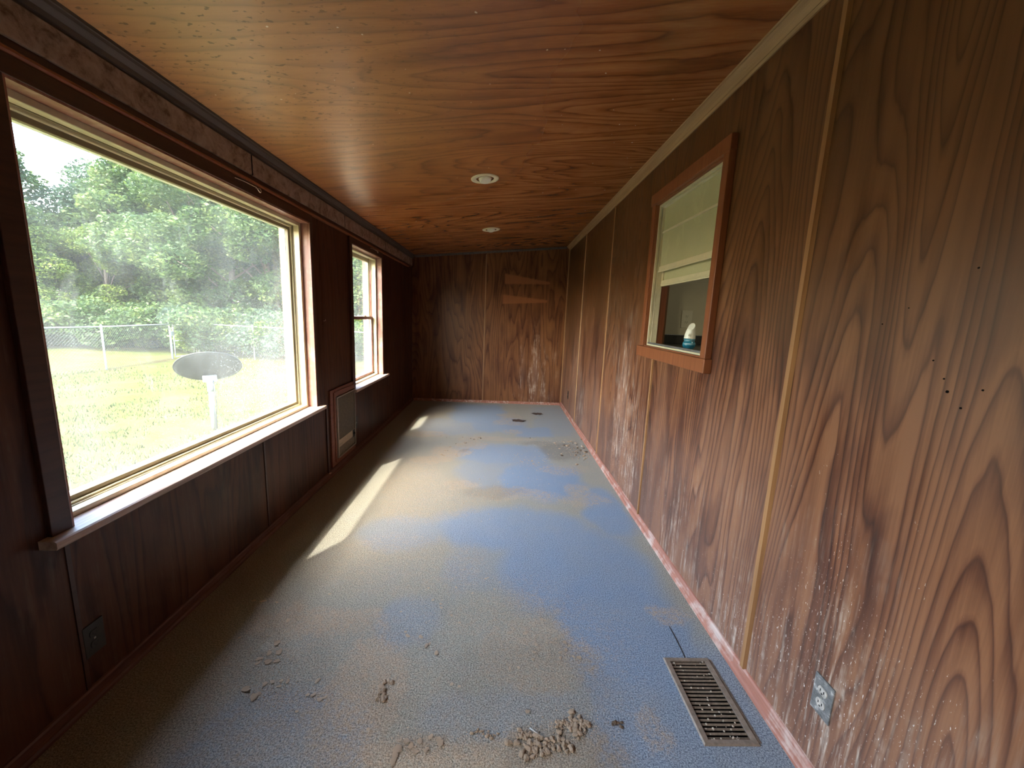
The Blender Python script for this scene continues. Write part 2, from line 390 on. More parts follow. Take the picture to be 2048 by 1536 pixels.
def streak_r(y, z):
    s = .35 * sstep(1.15 - z, 0, .9) * sstep(fbm(y * 2.6, z * .7, 12), .35, .7)
    s += 2.6 * g2(y, z, 3.08, .62, .18, .50) + 1.2 * g2(y, z, 2.82, .35, .12, .35)
    s += .7 * g2(y, z, 4.75, .35, .25, .35) + .5 * g2(y, z, 2.1, .2, .3, .3) + .7 * g2(y, z, 1.42, .2, .12, .28) + .8 * g2(y, z, .93, .35, .10, .3)
    s += .55 * g2(y, z, 1.1, .1, .3, .22) + .5 * g2(y, z, .7, .1, .3, .35) + .4 * g2(y, z, 5.2, .7, .3, .5) + .8 * g2(y, z, 1.23, .08, .2, .18)
    s += .35 * g2(y, z, 3.4, 1.5, .5, .7)
    return s
def fleck_r(y, z):
    n = fbm(y * 2.2, z * 2.2, 20)
    k = .62 * sstep(1.05 - z + (n - .5) * .6, 0, .8) + .12
    k += .5 * g2(y, z, .96, .55, .35, .35) + .5 * g2(y, z, 1.0, .95, .13, .22) + .4 * g2(y, z, 3.0, .5, .5, .5) + .35 * g2(y, z, 4.8, .4, .5, .4)
    k += .45 * g2(y, z, 1.1, .12, .4, .18)
    k = k * sstep(1.35 - z, 0, .5)
    for (a, c, b, d, w) in SCR: k = np.maximum(k, 1.5 * sstep(w - seg_d(y, z, (a, c), (b, d)), -.004, w * .6))
    return k
def upper_r(y, z):
    return sstep(z + (fbm(y * 1.7, z, 30) - .5) * .9, .95, 1.6) * .75
wall_right = empty('wall_right', (0, 0, 0), kind='structure')
seam_r = [YB, .095, 1.314, 2.53, 3.755, 4.98, D]
for a, b in zip(seam_r[:-1], seam_r[1:]):
    panel_grid('panel', M['wall_right'], wall_right, a + .001, b - .001, lambda u: 0.0, lambda u: zc(R) - .002,
               lambda u, v: (u * 0 + R, u, v), .012 if a < 1 else .02 if a < 3 else .03, [W3] if a < 2.8 and b > 1.8 else [],
               dict(haze=haze_r, streaks=streak_r, flecks=fleck_r, upper=upper_r, paint=zero), .005, -1)
def battens(parent, ys, x0, x1, z0, z1f, mat, w=.012):
    for y in ys:
        b = MB(); b.prism([(x0, y - w), (x1, y - w * .7), (x1, y + w * .7), (x0, y + w)], z0, z1f, 'z'); b.build('batten', mat, parent)
battens(wall_right, [1.314], R, R - .013, .05, zc(R) - .045, M['tan_trim'], .013)
battens(wall_right, [.095], R, R - .012, .05, zc(R) - .045, M['tan_trim'], .013)
b = MB(); b.prism([(R, 2.522), (R - .009, 2.523), (R - .009, 2.538), (R, 2.54)], .05, W3[2] - .075, 'z'); b.build('batten', M['tan_trim'], wall_right)
battens(wall_right, [3.755, 4.98], R, R - .008, .05, zc(R) - .045, M['tan_trim'], .009)
b = MB(); b.box(R - .016, R, D - .016, D, .05, zc(R) - .045); b.build('corner_batten', M['tan_trim'], wall_right, bevel=.003)
for y, z, rr_ in ((.838, 1.235, .0035), (.850, 1.262, .0022), (.806, 1.205, .0025), (.880, 1.30, .002), (.775, 1.25, .0022), (.832, 1.50, .0022), (1.02, 1.38, .0018), (.96, 1.42, .0016)):
    q = MB(); q.prism([(y + rr_ * math.cos(k * 1.047), z + rr_ * math.sin(k * 1.047)) for k in range(6)], R - .0012, R + .001, 'x'); q.build('nail_head', M['void'], wall_right)
# framing behind the panels, with the opening of the inner window
b = MB(); T0, T1 = R + .0055, R + .11
b.box(T0, T1, YB, W3[0], 0, 2.6); b.box(T0, T1, W3[1], D + .1, 0, 2.6); b.box(T0, T1, W3[0], W3[1], 0, W3[2]); b.box(T0, T1, W3[0], W3[1], W3[3], 2.6)
b.build('framing', M['void'], wall_right)

# ---- left wall
wall_left = empty('wall_left', (0, 0, 0), kind='structure')
seam_l = [YB, .0, 1.195, 2.26, 3.088, 4.92, D]
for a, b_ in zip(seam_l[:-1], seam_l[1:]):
    hs = [h for h in (W1, W2, W_ADDED) if h[0] < b_ and h[1] > a]
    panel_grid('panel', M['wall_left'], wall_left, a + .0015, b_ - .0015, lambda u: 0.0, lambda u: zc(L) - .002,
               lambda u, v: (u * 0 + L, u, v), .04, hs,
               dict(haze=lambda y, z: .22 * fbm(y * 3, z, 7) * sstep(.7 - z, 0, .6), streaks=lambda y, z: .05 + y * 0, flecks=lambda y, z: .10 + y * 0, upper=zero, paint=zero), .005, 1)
b = MB(); T0, T1 = L - .0055, L - .20
for (x0, x1, y0, y1, z0, z1) in ((T1, T0, YB, W_ADDED[0], -.2, 2.35), (T1, T0, W_ADDED[1], W1[0], -.2, 2.35), (T1, T0, W_ADDED[0], W_ADDED[1], -.2, W_ADDED[2] - .03), (T1, T0, W_ADDED[0], W_ADDED[1], W_ADDED[3], 2.35), (T1, T0, W1[1], W2[0], -.2, 2.35), (T1, T0, W2[1], D + .1, -.2, 2.35), (T1, T0, W1[0], W1[1], -.2, W1[2] - .03), (T1, T0, W2[0], W2[1], -.2, W2[2] - .03), (T1, T0, W1[0], W1[1], W1[3], 2.35), (T1, T0, W2[0], W2[1], W2[3], 2.35)):
    b.box(x0, x1, y0, y1, z0, z1)
b.build('framing', M['void'], wall_left)
for y, z1 in ((1.195, W1[2] - .04), (2.26, W1[2] - .04)):
    b = MB(); b.box(L, L + .004, y - .007, y + .007, .05, z1); b.build('batten', M['red_trim_dark'], wall_left)
b = MB(); b.box(L, L + .010, 3.08, 3.105, .05, .62); b.build('batten', M['red_trim_dark'], wall_left, bevel=.002)

# ---- back wall
wall_back = empty('wall_back', (0, 0, 0), kind='structure')
def tri_mark(x, z):
    w = fbm(x * 30, z * 30, 40) * .01
    def tri(xa, xb, zt, zb, ze):
        t = (x - xa) / (xb - xa); top = zt + (ze - zt) * t; bot = zb + (ze - .035 - zb) * t
        return sstep(t, 0, .03) * sstep(1 - t, 0, .03) * sstep(top - z + w, 0, .012) * sstep(z - bot + w, 0, .012)
    return .8 * np.maximum(tri(.02, .73, 2.0, 1.845, 1.90), tri(.0, .70, 1.69, 1.545, 1.63))
def streak_b(x, z):
    s = 4.5 * g2(x, z, .56, .52, .05, .42) + 2.2 * g2(x, z, .50, .35, .04, .35) + 2.4 * g2(x, z, .70, .25, .025, .30) + .8 * g2(x, z, .33, .5, .03, .4) + .5 * g2(x, z, .66, .75, .12, .2) + .5 * g2(x, z, .88, .7, .04, .25)
    return s + .5 * g2(x, z, .6, .1, .35, .12)
def fleck_b(x, z): return .8 * g2(x, z, .65, .55, .25, .5) + .5 * g2(x, z, .6, .1, .4, .15)
for a, b_ in ((L, -.255), (-.255, R)):
    panel_grid('panel', M['wall_back'], wall_back, a + .001, b_ - .001, lambda u: 0.0, lambda u: zc(u) - .002,
               lambda u, v: (u, u * 0 + D, v), .012 if b_ > 0 else .03, [],
               dict(haze=lambda x, z: 1.2 * g2(x, z, .56, .50, .045, .40) + .8 * g2(x, z, .70, .25, .02, .25) + .6 * g2(x, z, .36, .5, .03, .35) + .30 * sstep(.9 - z, 0, .9) * fbm(x * 3, z, 41), streaks=streak_b, flecks=fleck_b, upper=zero, paint=tri_mark), .005, 1)
b = MB(); b.box(L - .1, R + .1, D + .0055, D + .12, -.1, 2.6); b.build('framing', M['void'], wall_back)
b = MB(); b.prism([(-.262, D), (-.260, D - .008), (-.248, D - .008), (-.246, D)], .04, zc(-.25) - .045, 'z'); b.build('batten', M['tan_trim'], wall_back)

# wall behind the camera
wall_front = empty('wall_front', (0, 0, 0), kind='structure')
b = MB(); b.box(L, R, YB - .1, YB, -.1, 2.6); b.build('panel', M['wall_left'], wall_front)

# ---- ceiling, sloping down towards the windows
ceiling = empty('ceiling', (0, 0, 0), kind='structure')
def mildew(x, y): return sstep(-x - .1 + (fbm(x * 2, y * 2, 50) - .5) * .3, .0, .9) * sstep(2.9 - y, 0, 1.2)  # unused mask for the painted window sheen and the mildew
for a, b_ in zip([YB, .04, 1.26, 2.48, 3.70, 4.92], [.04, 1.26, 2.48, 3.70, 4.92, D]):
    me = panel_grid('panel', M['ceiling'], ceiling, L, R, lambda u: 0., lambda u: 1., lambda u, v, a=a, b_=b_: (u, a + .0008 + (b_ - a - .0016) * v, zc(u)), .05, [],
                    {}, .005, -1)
b = MB(); b.prism([(L, zc(L) + .0055), (R + .1, zc(R + .1) + .0055), (R + .1, 2.62), (L, 2.40)], YB - .1, D + .12, 'y'); b.build('framing', M['void'], ceiling)
roof = MB(); roof.prism([(-1.84, 2.12), (-1.84, 2.26), (L, 2.42), (4.4, 3.0), (4.4, 2.9), (R + .1, 2.63), (L + .0, 2.41), (L - .19, 2.36), (L - .19, 2.14)], -1.9, D + .6, 'y')
roof = tag(roof.build('roof', M['white_vinyl']), kind='structure')

# ---- floor
def floor_blobs(spec, x, y):
    s = x * 0
    for (cx, cy, rx, ry, w, p) in spec:
        d = (np.abs((x - cx) / rx) ** p + np.abs((y - cy) / ry) ** p) ** (1 / p)
        s = np.maximum(s, w * sstep(1.25 - d, 0, .45))
    return s
BLUE = [(-.28, 5.45, .36, .55, .95, 5), (-.57, 4.75, .38, .35, .45, 3), (.0, 4.9, .35, .35, .85, 3), (.45, 4.62, .22, .2, .85, 4), (.06, 3.80, .48, .30, .85, 2.2), (.38, 3.22, .36, .38, 1., 2.4), (-.05, 3.3, .3, .3, .5, 2),
        (.80, 2.66, .17, .36, .9, 2.5), (.10, 2.42, .5, .26, .75, 2.2), (.47, 2.0, .42, .38, .8, 3), (.60, 1.62, .28, .4, .85, 3), (.56, 1.22, .20, .42, .7, 2.5), (.86, 1.0, .15, .5, .6, 3), (-.58, 2.32, .24, .18, .42, 3), (-.66, 1.02, .25, .2, .40, 3), (-.05, 2.0, .2, .2, .3, 3),
        (.70, 4.9, .25, .4, .35, 3), (.75, .9, .3, .3, .6, 2), (.1, 1.2, .3, .09, .25, 3), (-.35, 1.6, .15, .14, .3, 2), (.75, 5.6, .25, .4, .3, 3)]
TAN = [(.05, 1.45, .55, .5, .20, 2), (-.45, 1.25, .5, .35, .25, 2), (-.78, 1.56, .22, .10, .7, 2), (-.60, 1.60, .2, .06, .55, 2), (-.45, 1.30, .16, .22, .75, 2), (-.50, 1.12, .10, .14, .6, 2), (-.1, 1.02, .4, .10, .75, 2.5), (.17, 1.43, .24, .16, .55, 2), (.35, 1.4, .12, .1, .5, 2), (.1, 1.62, .3, .15, .35, 2), (.2, 1.03, .25, .12, .6, 2),
       (-.47, 3.82, .22, .14, .6, 2), (-.62, 3.6, .2, .10, .6, 2), (-.25, 4.05, .16, .12, .5, 2), (-.29, 3.04, .16, .08, .5, 2), (-.35, 2.85, .35, .3, .3, 2), (-.55, 2.7, .3, .3, .3, 2), (.16, 2.9, .34, .12, .5, 2), (.05, 4.3, .4, .08, .55, 2), (.2, 4.62, .12, .10, .5, 2), (.62, 3.45, .25, .14, .4, 2), (.66, 3.0, .10, .12, .5, 2), (.68, 2.82, .2, .1, .5, 2),
       (-.5, 2.0, .5, .3, .28, 2), (-.75, 1.25, .3, .3, .35, 2), (-.82, 4.4, .3, .1, .5, 2), (-.70, 3.2, .22, .4, .3, 2), (.15, 5.0, .2, .14, .45, 3), (.82, 1.66, .1, .08, .55, 2), (-.25, 4.25, .2, .06, .4, 2), (.55, 1.12, .06, .1, .45, 2), (.15, 5.25, .15, .3, .4, 3)]
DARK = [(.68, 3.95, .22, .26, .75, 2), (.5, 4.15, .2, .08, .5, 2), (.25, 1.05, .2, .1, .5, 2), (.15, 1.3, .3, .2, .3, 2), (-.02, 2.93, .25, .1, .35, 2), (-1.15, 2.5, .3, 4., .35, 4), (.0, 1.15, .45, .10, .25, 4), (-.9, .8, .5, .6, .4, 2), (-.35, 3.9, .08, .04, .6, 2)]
def warp(x, y): return x + (fbm(x * 5, y * 5, 51) - .5) * .16, y + (fbm(x * 5, y * 5, 56) - .5) * .18
floor = empty('floor', (0, 0, 0), kind='structure')
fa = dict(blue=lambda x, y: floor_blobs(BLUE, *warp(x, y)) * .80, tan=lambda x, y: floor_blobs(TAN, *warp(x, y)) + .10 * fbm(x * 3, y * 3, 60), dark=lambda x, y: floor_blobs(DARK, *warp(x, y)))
VY0, VY1, VX0, VX1 = 1.08, 1.385, .735, .880
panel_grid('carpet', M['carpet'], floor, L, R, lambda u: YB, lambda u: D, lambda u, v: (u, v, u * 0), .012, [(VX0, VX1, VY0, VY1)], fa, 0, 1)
for ch in floor.children:
    pass
b = MB(); b.box(L - .2, R + .1, YB - .1, VY0, -.14, -.003); b.box(L - .2, R + .1, VY1, D + .12, -.14, -.003); b.box(L - .2, VX0, VY0, VY1, -.14, -.003); b.box(VX1, R + .1, VY0, VY1, -.14, -.003); b.box(VX0 - .05, VX1 + .05, VY0 - .05, VY1 + .05, -.2, -.141)
b.build('subfloor', M['void'], floor)

# ---- baseboards
def base_prof(s, x):   # s: +1 grows to +x
    return [(x, .0), (x + s * .022, .0), (x + s * .021, .010), (x + s * .017, .018), (x + s * .011, .022), (x + s * .010, .045), (x + s * .006, .052), (x, .054)]
b = MB(); b.prism(base_prof(-1, R), YB, D, 'y'); tag(b.build('baseboard_right', M['base']), kind='structure')
b = MB(); b.prism(base_prof(1, L), YB, D, 'y'); tag(b.build('baseboard_left', M['base_dark']), kind='structure')
b = MB(); b.prism([(D - (px_ - 0), pz) for px_, pz in [(0, 0), (.02, 0), (.018, .014), (.01, .02), (.01, .034), (0, .038)]], L + .022, R - .022, 'x'); tag(b.build('baseboard_back', M['base']), kind='structure')

# ---- cove mouldings
cr = zc(R); 
b = MB(); b.prism([(R, cr - .055), (R - .007, cr - .056), (R - .010, cr - .050), (R - .013, cr - .045), (R - .016, cr - .046), (R - .030, cr - .028), (R - .044, cr - .016), (R - .046, cr - .0125), (R - .050, cr - .012), (R - .053, cr - .0055), (R, cr - .0005)], YB, D, 'y')
tag(b.build('trim_1', M['tan_cove']), kind='structure')
cl = zc(L)
b = MB(); b.prism([(L, 2.143), (L + .008, 2.143), (L + .010, 2.152), (L + .018, 2.156), (L + .022, 2.170), (L + .040, 2.184), (L + .044, 2.192), (L + .050, 2.193), (L + .052, cl + .0048), (L, cl - .0005)], YB, D, 'y')
tag(b.build('trim_2', M['grey_cove']), kind='structure')
b = MB()
for k in range(2):
    pass
xa, xb = L + .052, R - .053
def bprof(x): z = zc(x); return [(x, D, z - .002), (x, D - .026, z - .002), (x, D - .024, z - .010), (x, D - .012, z - .022), (x, D - .006, z - .030), (x, D, z - .031)]
pa, pb = bprof(xa), bprof(xb); n = len(pa)
b.add(pa + pb, [(i, (i + 1) % n, n + (i + 1) % n, n + i) for i in range(n)] + [tuple(range(n)), tuple(range(2 * n - 1, n - 1, -1))])
tag(b.build('trim_3', M['grey_cove']), kind='structure')

# ---- valance boards over the windows
val = empty('trim_4', (0, 0, 0), kind='structure')
for a, b_ in ((YB, -.20), (-.195, 1.03), (1.035, 2.284), (2.294, 3.541), (3.551, 4.735), (4.747, 5.966), (5.984, 6.102)):
    if b_ < 1.1 and b_ > 0: b_ = 1.035
    q = MB(); q.box(L, L + .020, a, b_, 2.043, 2.143); q.build('board', M['valance'], val, bevel=.002)
q = MB(); q.box(L, L + .003, YB, 6.1, 2.0425, 2.143); q.build('dark_backing', M['void'], val)
for y_ in (2.289, 3.546, 4.741, 5.975):
    q = MB(); q.box(L + .003, L + .0192, y_ - .0052, y_ + .0052, 2.0435, 2.1428); q.build('gap_shade', M['void'], val)  # near-black strips stand in for the shade inside the open joints
q = MB(); q.box(L, L + .010, YB, 6.09, 2.020, 2.0425); q.build('backing_strip', M['red_trim_dark'], val)
q = MB(); q.prism([(L, 2.020), (L + .014, 2.020), (L + .020, 2.015), (L + .021, 2.008), (L + .017, 2.002), (L + .010, 2.000), (L, 2.000)], YB, 5.9, 'y'); q.build('quarter_round', M['orange_trim'], val)

# ------------------------------------------------------------------ windows in the left wall
def ring(name, mat, parent, x0, x1, o, i, bevel=.0):
    """rectangular frame in the y-z plane, o and i = (y0,y1,z0,z1); four boards"""
    q = MB()
    q.box(x0, x1, o[0], i[0], o[2], o[3]); q.box(x0, x1, i[1], o[1], o[2], o[3])
    q.box(x0, x1, i[0], i[1], o[2], i[2]); q.box(x0, x1, i[0], i[1], i[3], o[3])
    return q.build(name, mat, parent, bevel=bevel)
def casing_set(w, parent, mat, top=True, cw=.06):
    x0, x1 = L, L + .016
    for (y0, y1, z0, z1) in ((w[0] - cw, w[0], w[2] - .0, w[3]), (w[1], w[1] + cw * .55, w[2], w[3]), (w[0] - cw, w[1] + cw * .55, w[3], 1.999)):
        q = MB(); q.box(x0, x1, y0, y1, z0, z1); q.build('casing', mat, parent, bevel=.002)
    # painted lining of the opening
    for nm, (y0, y1, z0, z1) in (('jamb', (w[0], w[0] + .008, w[2], w[3])), ('jamb', (w[1] - .008, w[1], w[2], w[3])), ('head_jamb', (w[0] + .008, w[1] - .008, w[3] - .008, w[3]))):
        q = MB(); q.box(L - .20, L + .012, y0, y1, z0, z1); q.build(nm, M['red_jamb'], parent)
def sill(w, parent, y1x):
    q = MB(); q.prism([(L - .20, w[2] - .028), (L + .050, w[2] - .028), (L + .054, w[2] - .022), (L + .054, w[2] - .004), (L + .048, w[2]), (L - .20, w[2])], w[0] - .085, y1x, 'y')
    q.build('sill', M['sill'], parent)
def pane(parent, y0, y1, z0, z1, x, mat, dustf=None, step=.03, name='pane'):
    U, V = np.meshgrid(np.linspace(y0, y1, max(2, int((y1 - y0) / step))), np.linspace(z0, z1, max(2, int((z1 - z0) / step))), indexing='ij')
    nu, nv = U.shape; P = np.stack([U * 0 + x, U, V], -1).reshape(-1, 3).tolist()
    fs = [(i * nv + j, (i + 1) * nv + j, (i + 1) * nv + j + 1, i * nv + j + 1) for i in range(nu - 1) for j in range(nv - 1)]
    me = bpy.data.meshes.new(name); me.from_pydata(P, [], fs); me.update()
    a = me.attributes.new('dust', 'FLOAT', 'POINT'); a.data.foreach_set('value', (np.clip(dustf(U, V), 0, 1) if dustf else U * 0).astype(np.float32).ravel())
    me.materials.append(mat); o = bpy.data.objects.new(name, me); COL.objects.link(o); o.parent = parent; return o
win1 = empty('window_1', (0, 0, 0), kind='structure')
casing_set(W1, win1, M['red_trim_dark']); sill(W1, win1, 2.99)
A = (W1[0] + .009, W1[1] - .009, W1[2] + .001, W1[3] - .009)
B = (A[0] + .022, A[1] - .026, A[2] + .018, A[3] - .022)
C_ = (B[0] + .012, B[1] - .010, B[2] + .010, B[3] - .012)
G = (C_[0] + .020, C_[1] - .020, C_[2] + .018, C_[3] - .020)
ring('outer_frame', M['cream'], win1, L - .085, L - .048, A, B, .003)
ring('frame_groove', M['cream_dark'], win1, L - .14, L - .085, A, (B[0] + .002, B[1] - .002, B[2] + .002, B[3] - .002))
ring('sash', M['cream'], win1, L - .128, L - .096, B, C_, .003)
ring('glazing_bead', M['cream_dark'], win1, L - .128, L - .108, (C_[0] - .001, C_[1] + .001, C_[2] - .001, C_[3] + .001), G, .002)
ring('outer_bead', M['white_vinyl'], win1, L - .160, L - .130, A, (G[0] - .004, G[1] - .002, G[2] - .004, G[3] + .004))
pane(win1, G[0] - .005, G[1] + .005, G[2] - .005, G[3] + .005, L - .119, M['glass'],
     lambda y, z: .35 * g2(y, z, 2.45, 1.0, .38, .28) + .35 * g2(y, z, 2.7, .85, .5, .35) + .25 * sstep(y, 1.7, 2.9) + .15 * sstep(1.0 - z, 0, .3) + .35 * g2(y, z, 2.86, 1.3, .05, .8))
win2 = empty('window_2', (0, 0, 0), kind='structure')
casing_set(W2, win2, M['red_trim_dark']); sill(W2, win2, 4.72)
A = (W2[0] + .009, W2[1] - .009, W2[2] + .001, W2[3] - .009)
B = (A[0] + .02, A[1] - .022, A[2] + .014, A[3] - .022)
ring('outer_frame', M['cream'], win2, L - .10, L - .048, A, B, .003)
ring('outer_bead', M['white_vinyl'], win2, L - .160, L - .140, A, (B[0], A[1] - .008, B[2], B[3]))
zm = 1.283
US = (B[0], B[1], zm - .012, B[3]); LS = (B[0], B[1], B[2], zm + .016)
ring('upper_sash', M['cream'], win2, L - .138, L - .114, US, (US[0] + .030, US[1] - .035, US[2] + .028, US[3] - .030), .002)
ring('lower_sash', M['red_trim'], win2, L - .110, L - .088, (LS[0], LS[1], LS[2], LS[3]), (LS[0] + .022, LS[1] - .022, LS[2] + .022, LS[3] - .028), .002)
ring('glazing_bead', M['white_vinyl'], win2, L - .108, L - .098, (LS[0] + .02, LS[1] - .02, LS[2] + .02, LS[3] - .026), (LS[0] + .034, LS[1] - .032, LS[2] + .028, LS[3] - .030))
ring('glazing_bead', M['white_vinyl'], win2, L - .140, L - .120, (US[0] + .028, US[1] - .033, US[2] + .026, US[3] - .028), (US[0] + .034, US[1] - .040, US[2] + .030, US[3] - .034))
q = MB(); q.box(L - .112, L - .088, 4.30, 4.36, zm + .016, zm + .028); q.build('sash_lock', M['cream'], win2, bevel=.003)
q = MB(); q.box(L - .112, L - .100, B[1] - .018, B[1] - .001, 1.80, 1.92); q.build('balance_cover', M['cream'], win2, bevel=.002)
pane(win2, US[0] + .028, US[1] - .04, US[2] + .026, US[3] - .028, L - .126, M['glass'], lambda y, z: .15 + y * 0)
pane(win2, LS[0] + .02, LS[1] - .03, LS[2] + .02, LS[3] - .026, L - .100, M['glass'], lambda y, z: .25 + .4 * sstep(.95 - z, 0, .3))

win_added = empty('window_added', (0, 0, 0), kind='structure')  # added window behind the camera, there to light the near floor
casing_set(W_ADDED, win_added, M['red_trim_dark']); sill(W_ADDED, win_added, -.16)
A = (W_ADDED[0] + .009, W_ADDED[1] - .009, W_ADDED[2] + .001, W_ADDED[3] - .009); B = (A[0] + .05, A[1] - .05, A[2] + .05, A[3] - .05)
ring('outer_frame', M['cream'], win_added, L - .13, L - .048, A, B, .003)
pane(win_added, B[0] - .002, B[1] + .002, B[2] - .002, B[3] + .002, L - .119, M['glass'], None, .3)

# ------------------------------------------------------------------ inner window in the right wall
win3 = empty('window_3', (0, 0, 0), kind='structure')
xf = R - .032
for (y0, y1, z0, z1, xx) in ((W3[0] - .050, W3[0], W3[2], W3[3], xf), (W3[1], W3[1] + .055, W3[2], W3[3], R - .020), (W3[0] - .050, W3[1] + .055, W3[3], W3[3] + .068, xf), (W3[0] - .062, W3[1] + .065, W3[2] - .068, W3[2], xf - .006)):
    q = MB(); q.box(xx, R, y0, y1, z0, z1); q.build('casing', M['orange_trim'], win3, bevel=.003)
for (y0, y1, z0, z1) in ((W3[0], W3[0] + .006, W3[2], W3[3]), (W3[1] - .006, W3[1], W3[2], W3[3]), (W3[0], W3[1], W3[3] - .006, W3[3]), (W3[0], W3[1], W3[2], W3[2] + .006)):
    q = MB(); q.box(R - .012, R + .11, y0, y1, z0, z1); q.build('jamb', M['orange_trim'], win3)
A = (W3[0] + .007, W3[1] - .007, W3[2] + .007, W3[3] - .007)
ring('outer_track', M['cream'], win3, R + .004, R + .018, A, (A[0] + .012, A[1] - .014, A[2] + .010, A[3] - .010), .001)
ring('inner_track', M['cream'], win3, R + .022, R + .060, A, (A[0] + .018, A[1] - .022, A[2] + .016, A[3] - .018), .002)
q = MB(); q.box(R + .004, R + .020, A[0] + .012, A[1] - .014, A[2] + .010, A[2] + .022); q.build('bottom_rail', M['grey_metal'], win3, bevel=.002)
i0, i1 = A[0] + .018, A[1] - .022
q = MB(); q.box(R + .028, R + .046, i0, i1, 1.690, 1.722); q.box(R + .024, R + .034, i0, i1, 1.684, 1.694); q.build('upper_sash_rail', M['cream'], win3, bevel=.002)
q = MB(); q.box(R + .028, R + .042, i0, i1, 1.930, 1.942); q.build('muntin', M['cream'], win3, bevel=.002)
q = MB(); q.box(R + .052, R + .074, i0, i1, 1.596, 1.634); q.box(R + .048, R + .056, i0, i1, 1.604, 1.612); q.build('raised_sash_rail', M['cream'], win3, bevel=.002)
q = MB(); q.box(R + .056, R + .068, i0, i1, 1.815, 1.829); q.build('muntin', M['cream'], win3, bevel=.002)
q = MB(); q.box(R + .052, R + .072, i0, i1, 2.020, 2.050); q.build('raised_sash_top_rail', M['cream'], win3, bevel=.002)
q = MB(); q.box(R + .052, R + .072, i0, i0 + .02, 1.634, 2.02); q.box(R + .052, R + .072, i1 - .02, i1, 1.634, 2.02); q.build('raised_sash_stile', M['cream'], win3, bevel=.002)
pane(win3, i0, i1, 1.72, 1.93, R + .036, M['glass_olive'], step=.1); pane(win3, i0, i1, 1.942, A[3] - .012, R + .036, M['glass_olive'], step=.1)
pane(win3, i0 + .02, i1 - .02, 1.634, 2.02, R + .062, M['glass_olive'], step=.1)

# room beyond
kw = simple('beige_painted_wall', (.52, .47, .33), .7, .3, 0, .06, 4)
q = MB(); q.box(1.105, 4.2, 3.06, 3.14, -.1, 2.95); tag(q.build('wall_kitchen_end', kw), kind='structure')
q = MB(); q.box(4.2, 4.3, -.4, 3.14, -.1, 3.0); q.box(1.105, 4.2, -.4, -.3, -.1, 2.95); tag(q.build('wall_kitchen_side', kw), kind='structure')
q = MB(); q.box(1.105, 4.3, -.4, 3.14, 2.60, 2.64); tag(q.build('ceiling_kitchen', kw), kind='structure')
q = MB(); q.box(1.105, 4.3, -.4, 3.14, -.05, .0); tag(q.build('floor_kitchen', M['void']), kind='structure')
ld = bpy.data.lights.new('kitchen_fill', 'AREA'); lo = bpy.data.objects.new('kitchen_fill', ld); COL.objects.link(lo)  # unseen fill light, added to brighten the room beyond
ld.shape = 'DISK'; ld.size = .35; ld.energy = 2.2; ld.color = (1, .93, .72); lo.location = (2.3, 1.4, 2.585)
d_ = MB(); d_.box(1.12, 1.245, 3.00, 3.058, 0, 2.3)
tag(d_.build('door_frame_post', trimwood('brown_doorway_wood', (.16, .065, .02), (.24, .11, .035), 'z', .45), loc=(1.18, 3.03, 0), bevel=.003), 'narrow brown wooden upright in the dim room seen through the inner window', 'post')
ct = empty('counter', (1.45, 2.2, 0), 'dark countertop with low backsplash behind the inner window', 'counter')
dk = simple('dark_laminate', (.035, .032, .026), .35, .5, 0, .2)
q = MB(); q.box(1.108, 1.75, 1.2, 3.055, 1.175, 1.205); q.build('worktop', dk, ct, bevel=.004)
q = MB(); q.box(1.25, 1.75, 3.038, 3.058, 1.2055, 1.275); q.build('backsplash', dk, ct, bevel=.003)
q = MB(); q.box(1.125, 1.72, 1.22, 3.03, .0, 1.1745); q.build('cabinet_body', kw, ct)
# outlet plate over the backsplash
def outlet(name, mat, hole, c, ax, label, face=-1, w=.070, h=.114, cover=None, screwm=None):
    """duplex receptacle plate; ax='x': plate on a wall whose normal is +-x (face sign), ax='y' likewise"""
    o = empty(name, c, label, 'outlet')
    def P(d, a, z): return (c[0] + face * d, c[1] + a, c[2] + z) if ax == 'x' else (c[0] + a, c[1] + face * d, c[2] + z)
    def bx(d0, d1, a0, a1, z0, z1):
        q = MB(); p, r_ = P(d0, a0, z0), P(d1, a1, z1); q.box(min(p[0], r_[0]), max(p[0], r_[0]), min(p[1], r_[1]), max(p[1], r_[1]), min(p[2], r_[2]), max(p[2], r_[2])); return q
    bx(0, .005, -w / 2, w / 2, -h / 2, h / 2).build('cover_plate', mat, o, bevel=.0015)
    for s in (1, -1):
        zc_ = s * h * .17; pts = []
        for k in range(20):
            t = 2 * math.pi * k / 20; pts.append((.0165 * math.cos(t), max(-.0125, min(.0125, .0165 * math.sin(t))) + zc_))
        q = MB(); n = 20; vs = [P(.005, a, z) for a, z in pts] + [P(.0072, a * .96, (z - zc_) * .96 + zc_) for a, z in pts]
        q.add(vs, [(i, (i + 1) % n, n + (i + 1) % n, n + i) for i in range(n)] + [tuple(range(2 * n - 1, n - 1, -1))])
        rc = q.build('receptacle', cover or mat, o)
        q = MB()
        for a in (-.0062, .0062):
            p = bx(.0068, .0078, a - .0013, a + .0013, zc_ - .002, zc_ + .006); q.add(p.v, p.f)
        p = bx(.0068, .0078, -.0024, .0024, zc_ - .009, zc_ - .005); q.add(p.v, p.f)
        q.build('slots', hole, rc)
    q = bx(.005, .0062, -.003, .003, -.003, .003); q.build('screw', screwm or M['screw'], o)
    return o
outlet('wall_outlet', M['beige_plate'], M['black'], (1.425, 3.0595, 1.395), 'y', 'beige outlet plate on the wall behind the inner window', -1, .082, .132)
